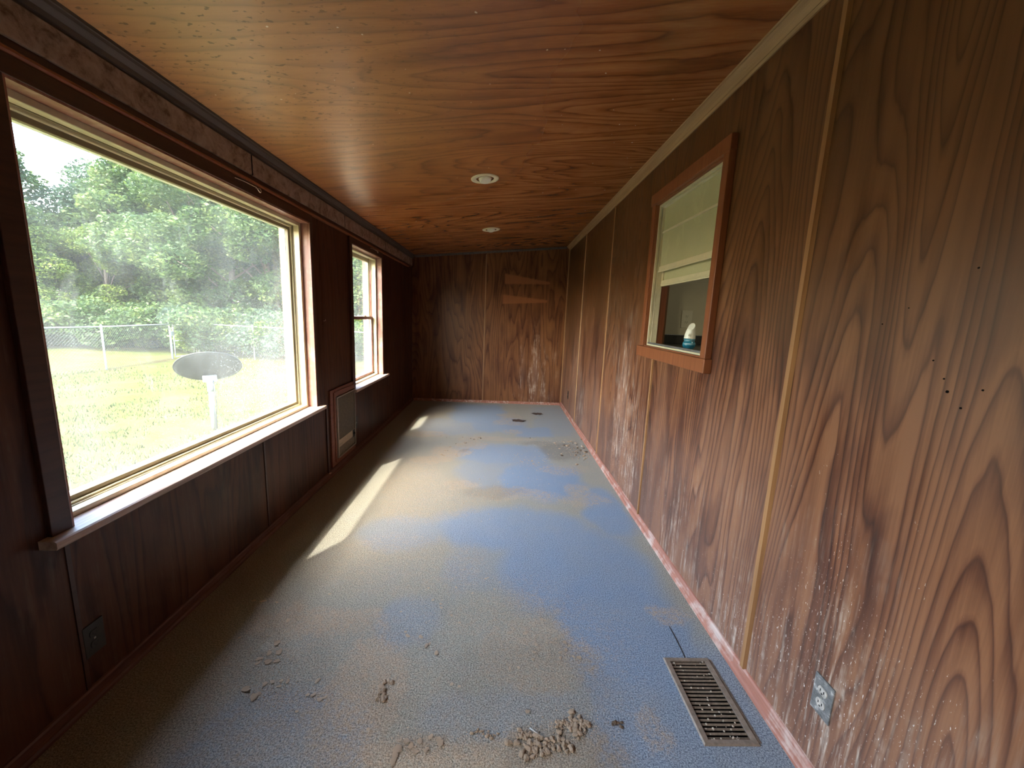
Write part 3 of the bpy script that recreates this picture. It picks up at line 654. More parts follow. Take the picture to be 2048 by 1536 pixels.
outlet('wall_outlet', M['plate'], M['black'], (R - .0004, .978, .283), 'x', 'grimy grey duplex outlet low on the right wall near the floor register', -1, .068, .118, simple('dirty_receptacle', (.42, .37, .32), .5, .5, 0, .4, 80))
outlet('wall_outlet', M['blackish'], M['black'], (L + .0004, 1.232, .218), 'x', 'black outlet plate low on the dark wall under the big window', 1, .068, .114)
outlet('wall_outlet', M['black'], M['black'], (L + .0004, 3.725, .300), 'x', 'black outlet just right of the wall heater', 1, .060, .12, M['blackish'])
outlet('wall_outlet', M['black'], M['black'], (R - .0004, 5.55, .29), 'x', 'small black outlet low on the right wall near the far corner', -1, .068, .114, M['blackish'])

# pot on the sill of the inner window
vz = empty('ceramic_pot', (1.165, 2.43, 1.205), 'small ceramic pot, teal round base with tall white slanted top', 'pot')
teal = NT('teal_glaze', .18); n_ = teal.noise(teal.co(scale=(10, 10, 60)), 1., 3, .6, 1.); teal.col(teal.ramp(n_, [(.35, (.010, .085, .13)), (.5, (.03, .20, .27)), (.62, (.32, .46, .48))]))
q = MB(); cx = (1.165, 2.43, 1.205)
q.lathe([(0, 0), (.022, 0), (.028, .004), (.036, .018), (.038, .032), (.035, .044), (.031, .048), (.0305, .052), (.033, .058), (.0335, .064), (.031, .066), (0, .066)], cx, 32); q.build('base', teal.m, vz)
q = MB(); vs = []; n = 32; rings = 12
for i in range(rings):
    for k in range(n):
        t = 2 * math.pi * k / n; u = i / (rings - 1); top = .066 + .055 + .040 * (.5 - .5 * math.cos(t - math.pi * .25 + math.pi)) 
        z = .0665 + (top - .0665) * u; r = .0325 * (1 - .42 * u ** 1.7)
        vs.append((cx[0] + r * math.cos(t) , cx[1] + r * math.sin(t) - .010 * u * u, cx[2] + z))
q.add(vs, [(i * n + k, i * n + (k + 1) % n, (i + 1) * n + (k + 1) % n, (i + 1) * n + k) for i in range(rings - 1) for k in range(n)], True)
q.add(vs[-n:], [tuple(range(n))])
tp = q.build('slanted_top', simple('speckled_white_glaze', (.80, .76, .62), .3, .5, 0, .06, 120), vz)
q = MB(); 
for k in range(7):
    t = -2.25 + .05 * k; a = Vector((cx[0] + .0325 * math.cos(t), cx[1] + .0325 * math.sin(t) - .002, cx[2] + .085 + .006 * math.sin(k * 1.9)))
    q.tube([a, a + Vector((0, 0, .004))], .0014, 5)
q.build('leaf_print', simple('olive_print', (.12, .10, .04), .5), tp)

# ------------------------------------------------------------------ wall heater
h = empty('wall_heater', (L, 3.43, .09), 'beige metal wall heater in a brown wooden frame between the two windows', 'heater')
for (y0, y1, z0, z1, nm) in ((3.15, 3.232, .07, .715, 'frame_board'), (3.640, 3.668, .07, .715, 'frame_board'), (3.232, 3.640, .650, .715, 'frame_board'), (3.232, 3.640, .07, .118, 'frame_board')):
    q = MB(); q.box(L, L + .014, y0, y1, z0, z1); q.build(nm, M['red_trim'], h, bevel=.002)
ring('inner_bead', M['red_trim'], h, L + .014, L + .022, (3.205, 3.655, .10, .690), (3.232, 3.640, .118, .65), .003)
ring('metal_surround', M['heater_frame'], h, L + .014, L + .034, (3.236, 3.636, .122, .646), (3.246, 3.626, .132, .636), .002)
q = MB(); q.box(L, L + .006, 3.236, 3.636, .122, .646); q.build('cavity', M['void'], h)
q = MB()
for k in range(62):
    z = .276 + k * (.356 / 62); q.box(L + .020, L + .025, 3.247, 3.625, z, z + .0035)
q.build('grille', M['heater_face'], h)['kind'] = 'stuff'
q = MB(); q.box(L + .010, L + .018, 3.247, 3.625, .276, .634); q.build('grille_backing', M['heater_face'], h)
q = MB(); q.box(L + .018, L + .030, 3.247, 3.625, .212, .274); st = q.build('label_strip', M['heater_strip'], h, bevel=.001)
q = MB()
for k in range(5):
    q.box(L + .030, L + .0303, 3.262 + k * .014, 3.271 + k * .014, .232, .236); q.box(L + .030, L + .0303, 3.262 + k * .013, 3.270 + k * .013, .224, .227)
q.build('small_print', simple('grey_print', (.25, .20, .14), .6), st)
q = MB(); q.box(L + .030, L + .032, 3.560, 3.612, .205, .272); kp = q.build('knob_plate', M['black'], h)
q = MB(); q.prism([(3.586 + .012 * math.cos(t), .238 + .012 * math.sin(t)) for t in [k * math.pi / 6 for k in range(12)]], L + .032, L + .044, 'x'); q.build('thermostat_knob', M['blackish'], kp, bevel=.002)
q = MB(); q.box(L + .018, L + .024, 3.247, 3.625, .133, .210); q.build('lower_panel', M['heater_face'], h, bevel=.002)

# ------------------------------------------------------------------ recessed lights
def recessed(y, label):
    x = -.150; z = zc(x); o = empty('recessed_light', (x, y, z), label, 'light', 'recessed ceiling lights')
    Rm = Matrix.Rotation(-math.atan(SL), 3, 'Y')
    q = MB(); q.lathe([(.100, -.0006), (.099, -.005), (.090, -.008), (.066, -.006), (.062, -.001), (.062, .004), (.100, .002)], (x, y, z), 48, Rm); q.build('trim_ring', M['light_ring'], o)
    q = MB(); q.lathe([(.0618, .0), (.060, .002), (.0, .003)], (x, y, z - .002), 32, Rm); q.build('housing', M['void'], o)
    Rt = Matrix.Rotation(math.radians(-14), 3, 'X') @ Matrix.Rotation(math.radians(-10), 3, 'Y')
    prof = [(.0, -.020), (.030, -.020), (.034, -.0195), (.041, -.013), (.045, -.004), (.046, .002)]
    q = MB(); q.lathe(prof, (x, y, z), 40, Rt); q.build('eyeball', M['light_ball'], o)
    return o
recessed(3.018, 'nearer recessed eyeball light with cream ring in the plywood ceiling')
recessed(4.687, 'farther recessed eyeball light near the back wall')

# ------------------------------------------------------------------ floor register
g = empty('floor_register', ((VX0 + VX1) / 2, (VY0 + VY1) / 2, 0), 'rusty beige metal floor register in the carpet by the right wall', 'vent')
fx0, fx1, fy0, fy1 = VX0 - .022, VX1 + .022, VY0 - .018, VY1 + .018
def zring(o, i, z0, z1, zi):
    q = MB(); vs = []
    for (x0, x1, y0, y1, z) in ((o[0], o[1], o[2], o[3], z0), (o[0] + .004, o[1] - .004, o[2] + .004, o[3] - .004, z1), (i[0], i[1], i[2], i[3], zi), (i[0], i[1], i[2], i[3], z0 - .01)):
        vs += [(x0, y0, z), (x1, y0, z), (x1, y1, z), (x0, y1, z)]
    return q.add(vs, [(4 * r + k, 4 * r + (k + 1) % 4, 4 * r + 4 + (k + 1) % 4, 4 * r + 4 + k) for r in range(3) for k in range(4)])
zring((fx0, fx1, fy0, fy1), (VX0, VX1, VY0, VY1), .0005, .006, .0048).build('frame', M['register'], g)
zring((fx1 - .001, fx1 + .010, fy0 + .01, fy1 - .006), (fx1, fx1 + .006, fy0 + .014, fy1 - .01), .0005, .003, .003).build('frame_lip', M['register'], g)
NL = 20
sm = None
for k in range(NL):
    y = VY0 + (k + .5) * (VY1 - VY0) / NL
    if sm is None:
        q = MB(); q.prism([(-.0022, -.0050), (-.0012, -.0055), (.0020, .0006), (.0010, .0012)], -(VX1 - VX0) / 2, (VX1 - VX0) / 2, 'x')
        sm = q.build('louver', M['register'], None); sm.parent = g; sm.location = (0, y - g.location.y, .001)
    else:
        c = sm.copy(); COL.objects.link(c); c.parent = g; c.location = (0, y - g.location.y, .001)
q = MB(); xm = (VX0 + VX1) / 2; q.box(VX0, VX1, VY0, VY1, -.060, -.058); q.build('duct_bottom', M['void'], g)
q = MB()
for s in (0, 1):
    q.box(*((VX0 - .002, VX0) if s else (VX1, VX1 + .002)), VY0, VY1, -.058, -.001); q.box(VX0, VX1, *((VY0 - .002, VY0) if s else (VY1, VY1 + .002)), -.058, -.001)
q.build('duct_sides', M['void'], g)

# ------------------------------------------------------------------ small things on the walls and floor
q = MB()
def hook(y, label):
    p = [(L + .016, y - .155, 1.985), (L + .026, y - .10, 1.986), (L + .034, y - .045, 1.983), (L + .040, y - .02, 1.981), (L + .042, y - .008, 1.970), (L + .043, y + .002, 1.963), (L + .043, y + .012, 1.964), (L + .042, y + .018, 1.972), (L + .040, y + .016, 1.984), (L + .017, y + .014, 1.987)]
    q = MB(); q.tube(p, .0018, 6); tag(q.build('wire_hook', M['wire'], loc=(L + .016, y, 1.985)), label, 'hook')
hook(2.30, 'thin bent wire hook on the board over the big window')
hook(4.36, 'thin bent wire hook over the small double-hung window')
q = MB(); q.tube([(L, 3.112, 1.27), (L + .012, 3.112, 1.272), (L + .016, 3.114, 1.276), (L + .014, 3.116, 1.283)], .0016, 6); tag(q.build('cup_hook', M['wire'], loc=(L, 3.112, 1.27)), 'tiny curved hook on the dark wall between the windows', 'hook')
q = MB(); q.box(L + .022, L + .034, 3.05, 3.075, .058, .061); tag(q.build('paint_chip', simple('pale_chip', (.8, .62, .5), .6), loc=(L + .028, 3.06, .0545)), 'pale chip lying on the left baseboard under the heater', 'chip')
q = MB(); q.tube([(.812, 1.572, .0015), (.811, 1.50, .0018), (.809, 1.44, .0015), (.806, 1.405, .002)], .0014, 5)  # a cut seam in the carpet, drawn as a thin dark strand
tag(q.build('seam', M['black'], loc=(.81, 1.48, 0)), 'thin dark thread on the carpet leading to the register', 'seam')
q = MB(); q.tube([(.142, 1.109, .010), (.165, 1.095, .008), (.183, 1.084, .003)], [.0022, .0016, .0010], 6)
tag(q.build('nail', simple('pale_nail', (.45, .45, .42), .4, .5, .5), loc=(.165, 1.095, 0)), 'thin pale nail lying across the dried mud clods', 'nail')

mud = NT('dried_mud', .95, .15); n_ = mud.noise(mud.co(), 160, 4, .7); n2_ = mud.noise(mud.co(rand=9.), 18, 2, .5)
mud.col(mud.mix(n2_, mud.ramp(n_, [(.3, (.24, .16, .105)), (.7, (.56, .41, .29))]), mud.ramp(n_, [(.3, (.32, .235, .155)), (.7, (.66, .51, .37))]))); mud.bump(n_, .8, .003); M['mud'] = mud.m
mudd = NT('dark_mud', .95, .15); n_ = mudd.noise(mudd.co(), 160, 4, .7); mudd.col(mudd.ramp(n_, [(.3, (.045, .030, .020)), (.7, (.20, .14, .095))])); M['mud_dark'] = mudd.m
def flake_mesh(seed, curl=.35, th=.0035):
    rr = random.Random(seed); n = 12; ph = [rr.uniform(0, 6.28) for _ in range(3)]
    def rad(t): return 1 + .18 * math.sin(2 * t + ph[0]) + .12 * math.sin(3 * t + ph[1]) + .10 * math.sin(5 * t + ph[2])
    vs = []; 
    for lay in (0, 1):
        for rg in (1., .62, .25):
            for k in range(n):
                t = 2 * math.pi * k / n; r = rad(t) * rg
                z = .10 + curl * r * r * (.6 + .4 * math.cos(t - ph[0])) * .45 + (0.17 if lay == 0 else 0) * (1 if rg < .9 else .55)
                vs.append((r * math.cos(t), r * math.sin(t), z + rr.uniform(-.02, .02)))
    fs = []
    for lay in (0, 1):
        o = lay * 3 * n
        for a in (0, 1):
            for k in range(n):
                f = (o + a * n + k, o + a * n + (k + 1) % n, o + (a + 1) * n + (k + 1) % n, o + (a + 1) * n + k); fs.append(f if lay == 0 else f[::-1])
        f = tuple(o + 2 * n + k for k in range(n)); fs.append(f if lay == 0 else f[::-1])
    for k in range(n): fs.append((k, (k + 1) % n, 3 * n + (k + 1) % n, 3 * n + k))
    me = bpy.data.meshes.new('mud_flake'); me.from_pydata(vs, [], fs); me.update(); me.materials.append(M['mud']); return me
def clod_mesh(seed, mat):
    rr = np.random.RandomState(seed); bm = bmesh.new(); bmesh.ops.create_icosphere(bm, subdivisions=2, radius=1)
    k = rr.rand(6, 3) * 4
    for v in bm.verts:
        c = v.co; d = 1 + .28 * math.sin(c.x * 3 + k[0, 0]) * math.sin(c.y * 3 + k[0, 1]) + .22 * math.sin(c.y * 5 + k[1, 0]) * math.sin(c.z * 5 + k[1, 1]) + rr.uniform(-.14, .14)
        v.co = c * d; v.co.z = max(-.35, v.co.z * .7)
    for v in bm.verts: v.co.z += .35
    me = bpy.data.meshes.new('mud_clod'); bm.to_mesh(me); bm.free(); me.materials.append(mat); return me
FL = [flake_mesh(i, .2 + .5 * (i % 3) / 2) for i in range(8)]
CL = [clod_mesh(i, M['mud']) for i in range(6)]; CD = [clod_mesh(i + 20, M['mud_dark']) for i in range(3)]
# pixel of the photograph -> point of the floor (used only to read off positions)
def px(x, y):
    d = FW + RT * ((x - 1024) / 792.63) + DN * ((y - 768) / 792.63); t = -1.36 / d.z; return d.x * t, d.y * t
CR = lambda u, v: px(400 + u / 2.2756, 1136 + v / 2.2756)
SPOTS = []
def put(meshes, name, p, s, label, cat, group, flat=.5):
    for q_ in SPOTS:
        if (q_[0] - p[0]) ** 2 + (q_[1] - p[1]) ** 2 < (.60 * (q_[2] + s)) ** 2: return
    SPOTS.append((p[0], p[1], s))
    o = bpy.data.objects.new(name, random.choice(meshes)); COL.objects.link(o); o.location = (p[0], p[1], .0008)
    o.rotation_euler = (0, 0, random.uniform(0, 6.28)); a = random.uniform(.8, 1.2); o.scale = (s * a, s / a, s * flat); tag(o, label, cat, group)
clusters = [
 ('large curled tan mud flakes on the carpet left of centre', 'tan flakes left of centre', [(350, 345, 11), (360, 385, 11), (310, 430, 11), (350, 425, 9), (315, 390, 9), (270, 415, 9), (262, 435, 7), (400, 240, 8), (290, 152, 9), (350, 158, 6), (245, 150, 7), (180, 318, 5)]),
 ('curled mud flakes on the dim carpet at lower left', 'flakes at lower left', [(210, 555, 12), (245, 590, 12), (265, 575, 8), (295, 530, 8), (330, 520, 7), (360, 540, 6), (400, 517, 7), (370, 515, 6), (440, 655, 5)]),
 ('small crusty mud flakes in the tan stain at centre left', 'flakes in the centre-left stain', [(535, 515, 8), (515, 580, 7), (490, 578, 6), (545, 600, 8), (570, 590, 6), (575, 622, 4), (755, 488, 6), (742, 495, 4), (865, 625, 5)]),
 ('small pale mud flakes scattered across the middle of the carpet', 'flakes across the middle', [(945, 310, 8), (935, 292, 5), (1005, 315, 8), (1030, 355, 8), (1045, 345, 5), (1075, 390, 8), (1060, 147, 6), (1095, 165, 6), (1098, 182, 6), (1145, 218, 6), (1180, 250, 5), (1240, 115, 5), (1300, 50, 6), (1310, 45, 4), (1365, 65, 4), (1340, 97, 5), (1165, 90, 5), (1040, 92, 6), (915, 200, 4), (590, 120, 5)]),
 ('mud flakes clustered on the carpet right of centre', 'flakes right of centre', [(1555, 235, 7), (1570, 240, 5), (1480, 300, 7), (1530, 350, 6), (1520, 385, 6), (1600, 340, 6), (1660, 340, 8), (1665, 375, 7), (1640, 385, 6), (1725, 410, 8), (1700, 405, 5), (1640, 410, 6), (1515, 417, 6), (1410, 458, 5), (1450, 455, 5), (1620, 325, 5), (1680, 355, 5), (1490, 656, 7), (1145, 530, 6), (1180, 540, 5)]),
 ('reddish mud flakes along the bottom edge of the picture', 'flakes along the bottom edge', [(900, 825, 12), (888, 850, 9), (940, 790, 8), (960, 812, 8), (1000, 790, 8), (1050, 770, 7), (1095, 800, 9), (1085, 780, 7), (1030, 830, 7), (980, 840, 7), (880, 880, 10), (765, 735, 5), (780, 705, 4)]),
]
for lab, grp, pts in clusters:
    for u, v, s in pts:
        p = CR(u, v); put(FL, 'mud_flake', p, s * .00112, lab, 'mud flake', grp, .85)
def clods(lab, grp, centers, n, mats=CL, s0=.005, s1=.012):
    k = 0
    while k < n:
        cu, cv, ru, rv = random.choice(centers); u = random.gauss(cu, ru); v = random.gauss(cv, rv); p = CR(u, v) if cv > -100 else px(u, v + 1e4)
        put(mats, 'mud_clod', p, random.uniform(s0, s1) * random.choice((.7, 1, 1)), lab, 'mud clod', grp, .75); k += 1
clods('crumbly brown mud clod in the heap beside the thin nail', 'mud clods beside the nail', [(1600, 790, 22, 18), (1500, 845, 22, 18), (1470, 770, 16, 12), (1560, 830, 26, 14), (1665, 810, 16, 14), (1640, 715, 14, 12), (1530, 800, 40, 30)], 150)
clods('mud clod in the small crumbly patch between nail heap and register', 'mud clods in the small patch', [(1700, 700, 20, 16), (1720, 740, 24, 18)], 60)
clods('dark mud clod in the small lump left of the register', 'dark clods left of the register', [(1895, 712, 14, 8), (1925, 724, 10, 6)], 9, CD)
clods('brown mud clod in the curved lump in the centre-left stain', 'clods in the centre-left lump', [(825, 555, 7, 10), (850, 520, 16, 5), (825, 590, 10, 10)], 40)
clods('brown mud clod in the short row just left of the nail heap', 'clods left of the nail heap', [(1330, 762, 14, 8), (1275, 748, 18, 6)], 30, CL, .003, .007)
clods('crumb of dry debris in the pile by the right baseboard halfway down the room', 'debris pile by the right baseboard', [(1150, 900 - 1e4, 14, 8), (1165, 912 - 1e4, 10, 7), (1140, 888 - 1e4, 16, 5)], 70, CL + CD, .006, .015)
clods('crumb of dry debris in the thin arc across the middle of the room', 'debris arc across the room', [(1085, 880 - 1e4, 14, 2), (1065, 922 - 1e4, 10, 4), (950, 877 - 1e4, 6, 2), (930, 888 - 1e4, 12, 4), (890, 905 - 1e4, 14, 5)], 40, CL + CD, .004, .010)
clods('dark speck of debris inside or beside the metal register', 'specks around the register', [(1440, 1475 - 1e4, 14, 6), (1425, 1440 - 1e4, 16, 12)], 0, CL, .002, .004)
# fine crumbs: nobody could count them
q = MB(); rr = random.Random(5)
def crumbs(q, n, centers, s0, s1):
    for _ in range(n):
        cu, cv, ru, rv = rr.choice(centers); x, y = CR(rr.gauss(cu, ru), rr.gauss(cv, rv)) if cv > -100 else px(rr.gauss(cu, ru), rr.gauss(cv, rv) + 1e4)
        if not (L + .03 < x < R - .03) or (fx0 - .01 < x < fx1 + .02 and fy0 - .01 < y < fy1 + .01): continue
        s = rr.uniform(s0, s1); a = rr.uniform(0, 6.28)
        vs = [(x + s * math.cos(a + t) * rr.uniform(.6, 1.1), y + s * math.sin(a + t) * rr.uniform(.6, 1.1), .0005) for t in (0, 1.57, 3.14, 4.71)]
        vs += [(x + s * .5 * math.cos(a + t), y + s * .5 * math.sin(a + t), s * rr.uniform(.5, .9)) for t in (0, 1.57, 3.14, 4.71)]
        q.add(vs, [(0, 1, 5, 4), (1, 2, 6, 5), (2, 3, 7, 6), (3, 0, 4, 7), (4, 5, 6, 7)])
crumbs(q, 1500, [(1580, 370, 120, 60), (1560, 790, 130, 60), (980, 800, 110, 50), (550, 560, 120, 60), (320, 420, 70, 60), (830, 560, 60, 70), (600, 260, 110, 25), (1100, 200, 140, 80), (1700, 720, 80, 40), (300, 570, 90, 40)], .0010, .0030)
crumbs(q, 500, [(1150, 900 - 1e4, 25, 12), (1100, 885 - 1e4, 30, 5), (930, 888 - 1e4, 40, 12), (1000, 985 - 1e4, 60, 25), (1070, 925 - 1e4, 25, 10)], .0025, .0060)
tag(q.build('mud_crumbs', M['mud'], loc=(0, 1.5, 0)), 'fine tan mud crumbs sprinkled over the stained carpet', 'crumbs', None, 'stuff')
q = MB(); rr = random.Random(9)
crumbs(q, 260, [(900, 400, 500, 250), (1500, 300, 300, 250)], .0008, .0022)
tag(q.build('dark_specks', M['mud_dark'], loc=(0, 1.5, 0)), 'tiny black specks scattered over the carpet', 'specks', None, 'stuff')
q = MB(); rr = random.Random(11)
for _ in range(70):
    x = rr.uniform(VX0 + .01, VX1 - .01); y = VY0 + (VY1 - VY0) * rr.random() ** 1.6; s = rr.uniform(.0012, .0045); q.lathe([(0, s * .8), (s * .8, s * .4), (s, 0)], (x, y, .0022), 6, None, False)
tag(q.build('register_grit', simple('grit', (.42, .34, .26), .9), loc=(xm, 1.23, 0)), 'grit and pale crumbs caught on the register louvers', 'grit', None, 'stuff')
for (cx_, cy_, s, lab) in ((.275, 5.10, .105, 'dark brown dead leaf flat on the carpet, the nearer of two by the back wall'), (.57, 5.52, .095, 'ragged dark brown dead leaf closest to the back wall')):
    q = MB(); n = 16; rr = random.Random(int(cx_ * 1000)); vs = [(cx_, cy_, .006)]
    for k in range(n):
        t = 2 * math.pi * k / n; r = s * (1 - .25 * abs(math.sin(t))) * rr.uniform(.65, 1.05); vs.append((cx_ + r * math.cos(t), cy_ + r * math.sin(t) * .9, .003 + rr.uniform(0, .008)))
    vs2 = [(v[0], v[1], v[2] - .0015) for v in vs]
    q.add(vs + vs2, [(0, 1 + k, 1 + (k + 1) % n) for k in range(n)] + [(n + 1, n + 2 + (k + 1) % n, n + 2 + k) for k in range(n)] + [(1 + k, n + 2 + k, n + 2 + (k + 1) % n, 1 + (k + 1) % n) for k in range(n)])
    tag(q.build('dead_leaf', simple('dead_leaf_brown', (.055, .030, .020), .8), loc=(cx_, cy_, 0)), lab, 'leaf')

# ------------------------------------------------------------------ outdoors
GZ = -.50
def gheight(x, y): return GZ + (fbm(x * .35 + 50, y * .35, 61, 3) - .5) * .08 - sstep(-x, 22, 40) * .2
lm = NT('sunny_lawn', .9, .1)
a_ = lm.noise(lm.co(), 1.1, 4, .6); b_ = lm.noise(lm.co(), 14, 4, .7); c_ = lm.noise(lm.co(), 60, 3, .7)
col_ = lm.mix(lm.ramp(lm.math('ADD', lm.math('MULTIPLY', b_, .6), lm.math('MULTIPLY', c_, .4)), [(.38, 0.), (.58, 1.)]), (.020, .030, .0026), (.060, .070, .0060))
col_ = lm.mix(lm.ramp(a_, [(.42, 0.), (.68, 1.)]), col_, (.085, .078, .018)); col_ = lm.mix(lm.math('MULTIPLY', lm.attr('bare'), lm.ramp(b_, [(.35, .2), (.6, 1.)])), col_, (.022, .011, .007))
lm.col(col_); lm.bump(lm.math('ADD', b_, c_), .8, .05); M['lawn'] = lm.m
FENCE = [(-10.95, 5.9), (-10.93, 8.4), (-10.62, 10.92), (-11.0, 13.59)]
GATE = ((-11.0, 13.59), (-10.89, 14.66)); FENCE2 = [(-10.89, 14.66), (-8.60, 14.10), (-6.3, 13.6), (-4.0, 13.1), (-1.7, 12.6)]
def bare(x, y):
    s = x * 0
    for i in range(3): s = np.maximum(s, sstep(.28 - seg_d(x, y, FENCE[i], FENCE[i + 1]) + (fbm(x * 4, y * 4, 3) - .5) * .3, 0, .2))
    return s + .9 * g2(x, y, -4.2, 3.6, .9, .5)
NG = 170; gu = np.linspace(0, 1, NG); GX = -1.6 - 60 * gu ** 2.0; GY = np.concatenate([np.linspace(-14, -3, 12)[:-1], np.linspace(-3, 20, 110), np.linspace(20, 60, 30)[1:]])
X, Y = np.meshgrid(GX, GY, indexing='ij'); Z = gheight(X, Y)
me = bpy.data.meshes.new('lawn'); nv = len(GY)
me.from_pydata(np.stack([X, Y, Z], -1).reshape(-1, 3).tolist(), [], [(i * nv + j, (i + 1) * nv + j, (i + 1) * nv + j + 1, i * nv + j + 1) for i in range(NG - 1) for j in range(nv - 1)])
me.update(); at = me.attributes.new('bare', 'FLOAT', 'POINT'); at.data.foreach_set('value', np.clip(bare(X, Y), 0, 1).astype(np.float32).ravel())
me.materials.append(M['lawn']); lawn = bpy.data.objects.new('lawn', me); COL.objects.link(lawn); lawn['kind'] = 'structure'
# grass blades
gm = NT('grass_blade', .7, .2); oi = gm.n.new('ShaderNodeTexCoord'); gn = gm.noise(gm.co(), 9, 3, .6); gm.col(gm.ramp(gn, [(.35, (.014, .022, .002)), (.6, (.045, .058, .006)), (.7, (.06, .05, .013))])); gm.b.inputs['Subsurface Weight'].default_value = 0
rs = np.random.RandomState(4); N = 42000
rr_ = 2.4 + 13 * rs.rand(N) ** 1.2; th = np.radians(rs.uniform(22, 78, N)); gx = -rr_ * np.sin(th); gy = rr_ * np.cos(th); okm = (gx < -1.9); gx, gy = gx[okm], gy[okm]
den = fbm(gx * 1.5 + 90, gy * 1.5, 33); okm = den > .42; gx, gy = gx[okm], gy[okm]; N = len(gx)
gz = gheight(gx, gy); hh = rs.uniform(.025, .075, N); aa = rs.uniform(0, 6.28, N); ww = rs.uniform(.003, .007, N) * (1 + np.hypot(gx, gy) * .08)
V = np.zeros((N, 3, 3)); V[:, 0] = np.stack([gx - ww * np.cos(aa), gy - ww * np.sin(aa), gz - .01], -1); V[:, 1] = np.stack([gx + ww * np.cos(aa), gy + ww * np.sin(aa), gz - .01], -1)
V[:, 2] = np.stack([gx + rs.uniform(-.04, .04, N), gy + rs.uniform(-.04, .04, N), gz + hh], -1)
me = bpy.data.meshes.new('grass'); me.vertices.add(N * 3); me.vertices.foreach_set('co', V.ravel()); me.loops.add(N * 3); me.loops.foreach_set('vertex_index', np.arange(N * 3)); me.polygons.add(N); me.polygons.foreach_set('loop_start', np.arange(N) * 3); me.update(calc_edges=True)
me.materials.append(gm.m); go = bpy.data.objects.new('grass', me); COL.objects.link(go); tag(go, 'sparse short sunlit grass blades on the lawn outside', 'grass', None, 'stuff')

# chain-link fence
galv = simple('galvanised_steel', (.26, .27, .26), .6, .3, .0, .1); meshm = simple('galvanised_wire', (.07, .075, .07), .6, .3)
def fence(pts, label, posts=True):
    o = empty('chain_link_fence', (pts[0][0], pts[0][1], GZ), label, 'fence', None)
    ht = 1.17
    for i, (x, y) in enumerate(pts):
        z0 = float(gheight(np.array(x), np.array(y))); r = .030 if i in (0, len(pts) - 1) else .021
        q = MB(); q.tube([(x, y, z0 - .05), (x, y, GZ + ht + (.03 if r > .025 else .0))], r, 10); po = q.build('post', galv, o)
        q = MB(); q.lathe([(r + .006, 0), (r + .006, .02), (r * .6, .05), (0, .055)], (x, y, GZ + ht + (.028 if r > .025 else -.002)), 10); q.build('post_cap', galv, po)
    for i in range(len(pts) - 1):
        (x0, y0), (x1, y1) = pts[i], pts[i + 1]
        q = MB(); q.tube([(x0, y0, GZ + ht - .01), (x1, y1, GZ + ht - .01)], .016, 8); q.build('top_rail', galv, o)
        Ls = math.hypot(x1 - x0, y1 - y0); hgt = ht - .04; q = MB(); st = .078
        ux, uy = (x1 - x0) / Ls, (y1 - y0) / Ls; ww = .0016
        k = -hgt
        while k < Ls:
            for d in (1, -1):
                a, b = (k, k + hgt) ; za, zb = (0, hgt) if d > 0 else (hgt, 0)
                if a < 0: f = -a / hgt; za = za + (zb - za) * f; a = 0
                if b > Ls: f = (Ls - a) / (b - a) if b > a else 0; zb = za + (zb - za) * f; b = Ls
                if b - a > .01:
                    p0 = Vector((x0 + ux * a, y0 + uy * a, GZ + .02 + za)); p1 = Vector((x0 + ux * b, y0 + uy * b, GZ + .02 + zb))
                    q.tube([p0, p1], ww, 3, False)
            k += st
        q.build('wire_mesh', meshm, o)['kind'] = 'stuff'
    return o
fence(FENCE, 'chain link fence left of the gate at the far side of the lawn')
fence(FENCE2, 'chain link fence right of the gate in front of the dense trees')
gt = empty('chain_link_gate', (-10.95, 14.1, GZ), 'narrow chain link gate between the two fence runs', 'gate')
(x0, y0), (x1, y1) = (-10.985, 13.70), (-10.905, 14.55)
q = MB()
for a, b in (((x0, y0, GZ + .07), (x0, y0, GZ + 1.13)), ((x1, y1, GZ + .07), (x1, y1, GZ + 1.13)), ((x0, y0, GZ + .07), (x1, y1, GZ + .07)), ((x0, y0, GZ + 1.13), (x1, y1, GZ + 1.13)), ((x0, y0, GZ + .60), (x1, y1, GZ + .60))):
    q.tube([a, b], .017, 8)
q.build('gate_frame', galv, gt)
q = MB(); q.box(x0 - .02, x0 + .02, y0 - .09, y0 + .01, GZ + .78, GZ + .92); q.build('latch', galv, gt, bevel=.004)
q = MB(); Ls = math.hypot(x1 - x0, y1 - y0); k = -1.05
while k < Ls:
    for d in (1, -1):
        a, b = k, k + 1.05; za, zb = (0, 1.05) if d > 0 else (1.05, 0)
        if a < 0: za = za + (zb - za) * (-a / 1.05); a = 0
        if b > Ls: zb = za + (zb - za) * ((Ls - a) / (b - a)); b = Ls
        f0, f1 = a / Ls, b / Ls; q.tube([(x0 + (x1 - x0) * f0, y0 + (y1 - y0) * f0, GZ + .08 + za), (x0 + (x1 - x0) * f1, y0 + (y1 - y0) * f1, GZ + .08 + zb)], .0016, 3, False)
    k += .078
q.build('wire_mesh', meshm, gt)['kind'] = 'stuff'

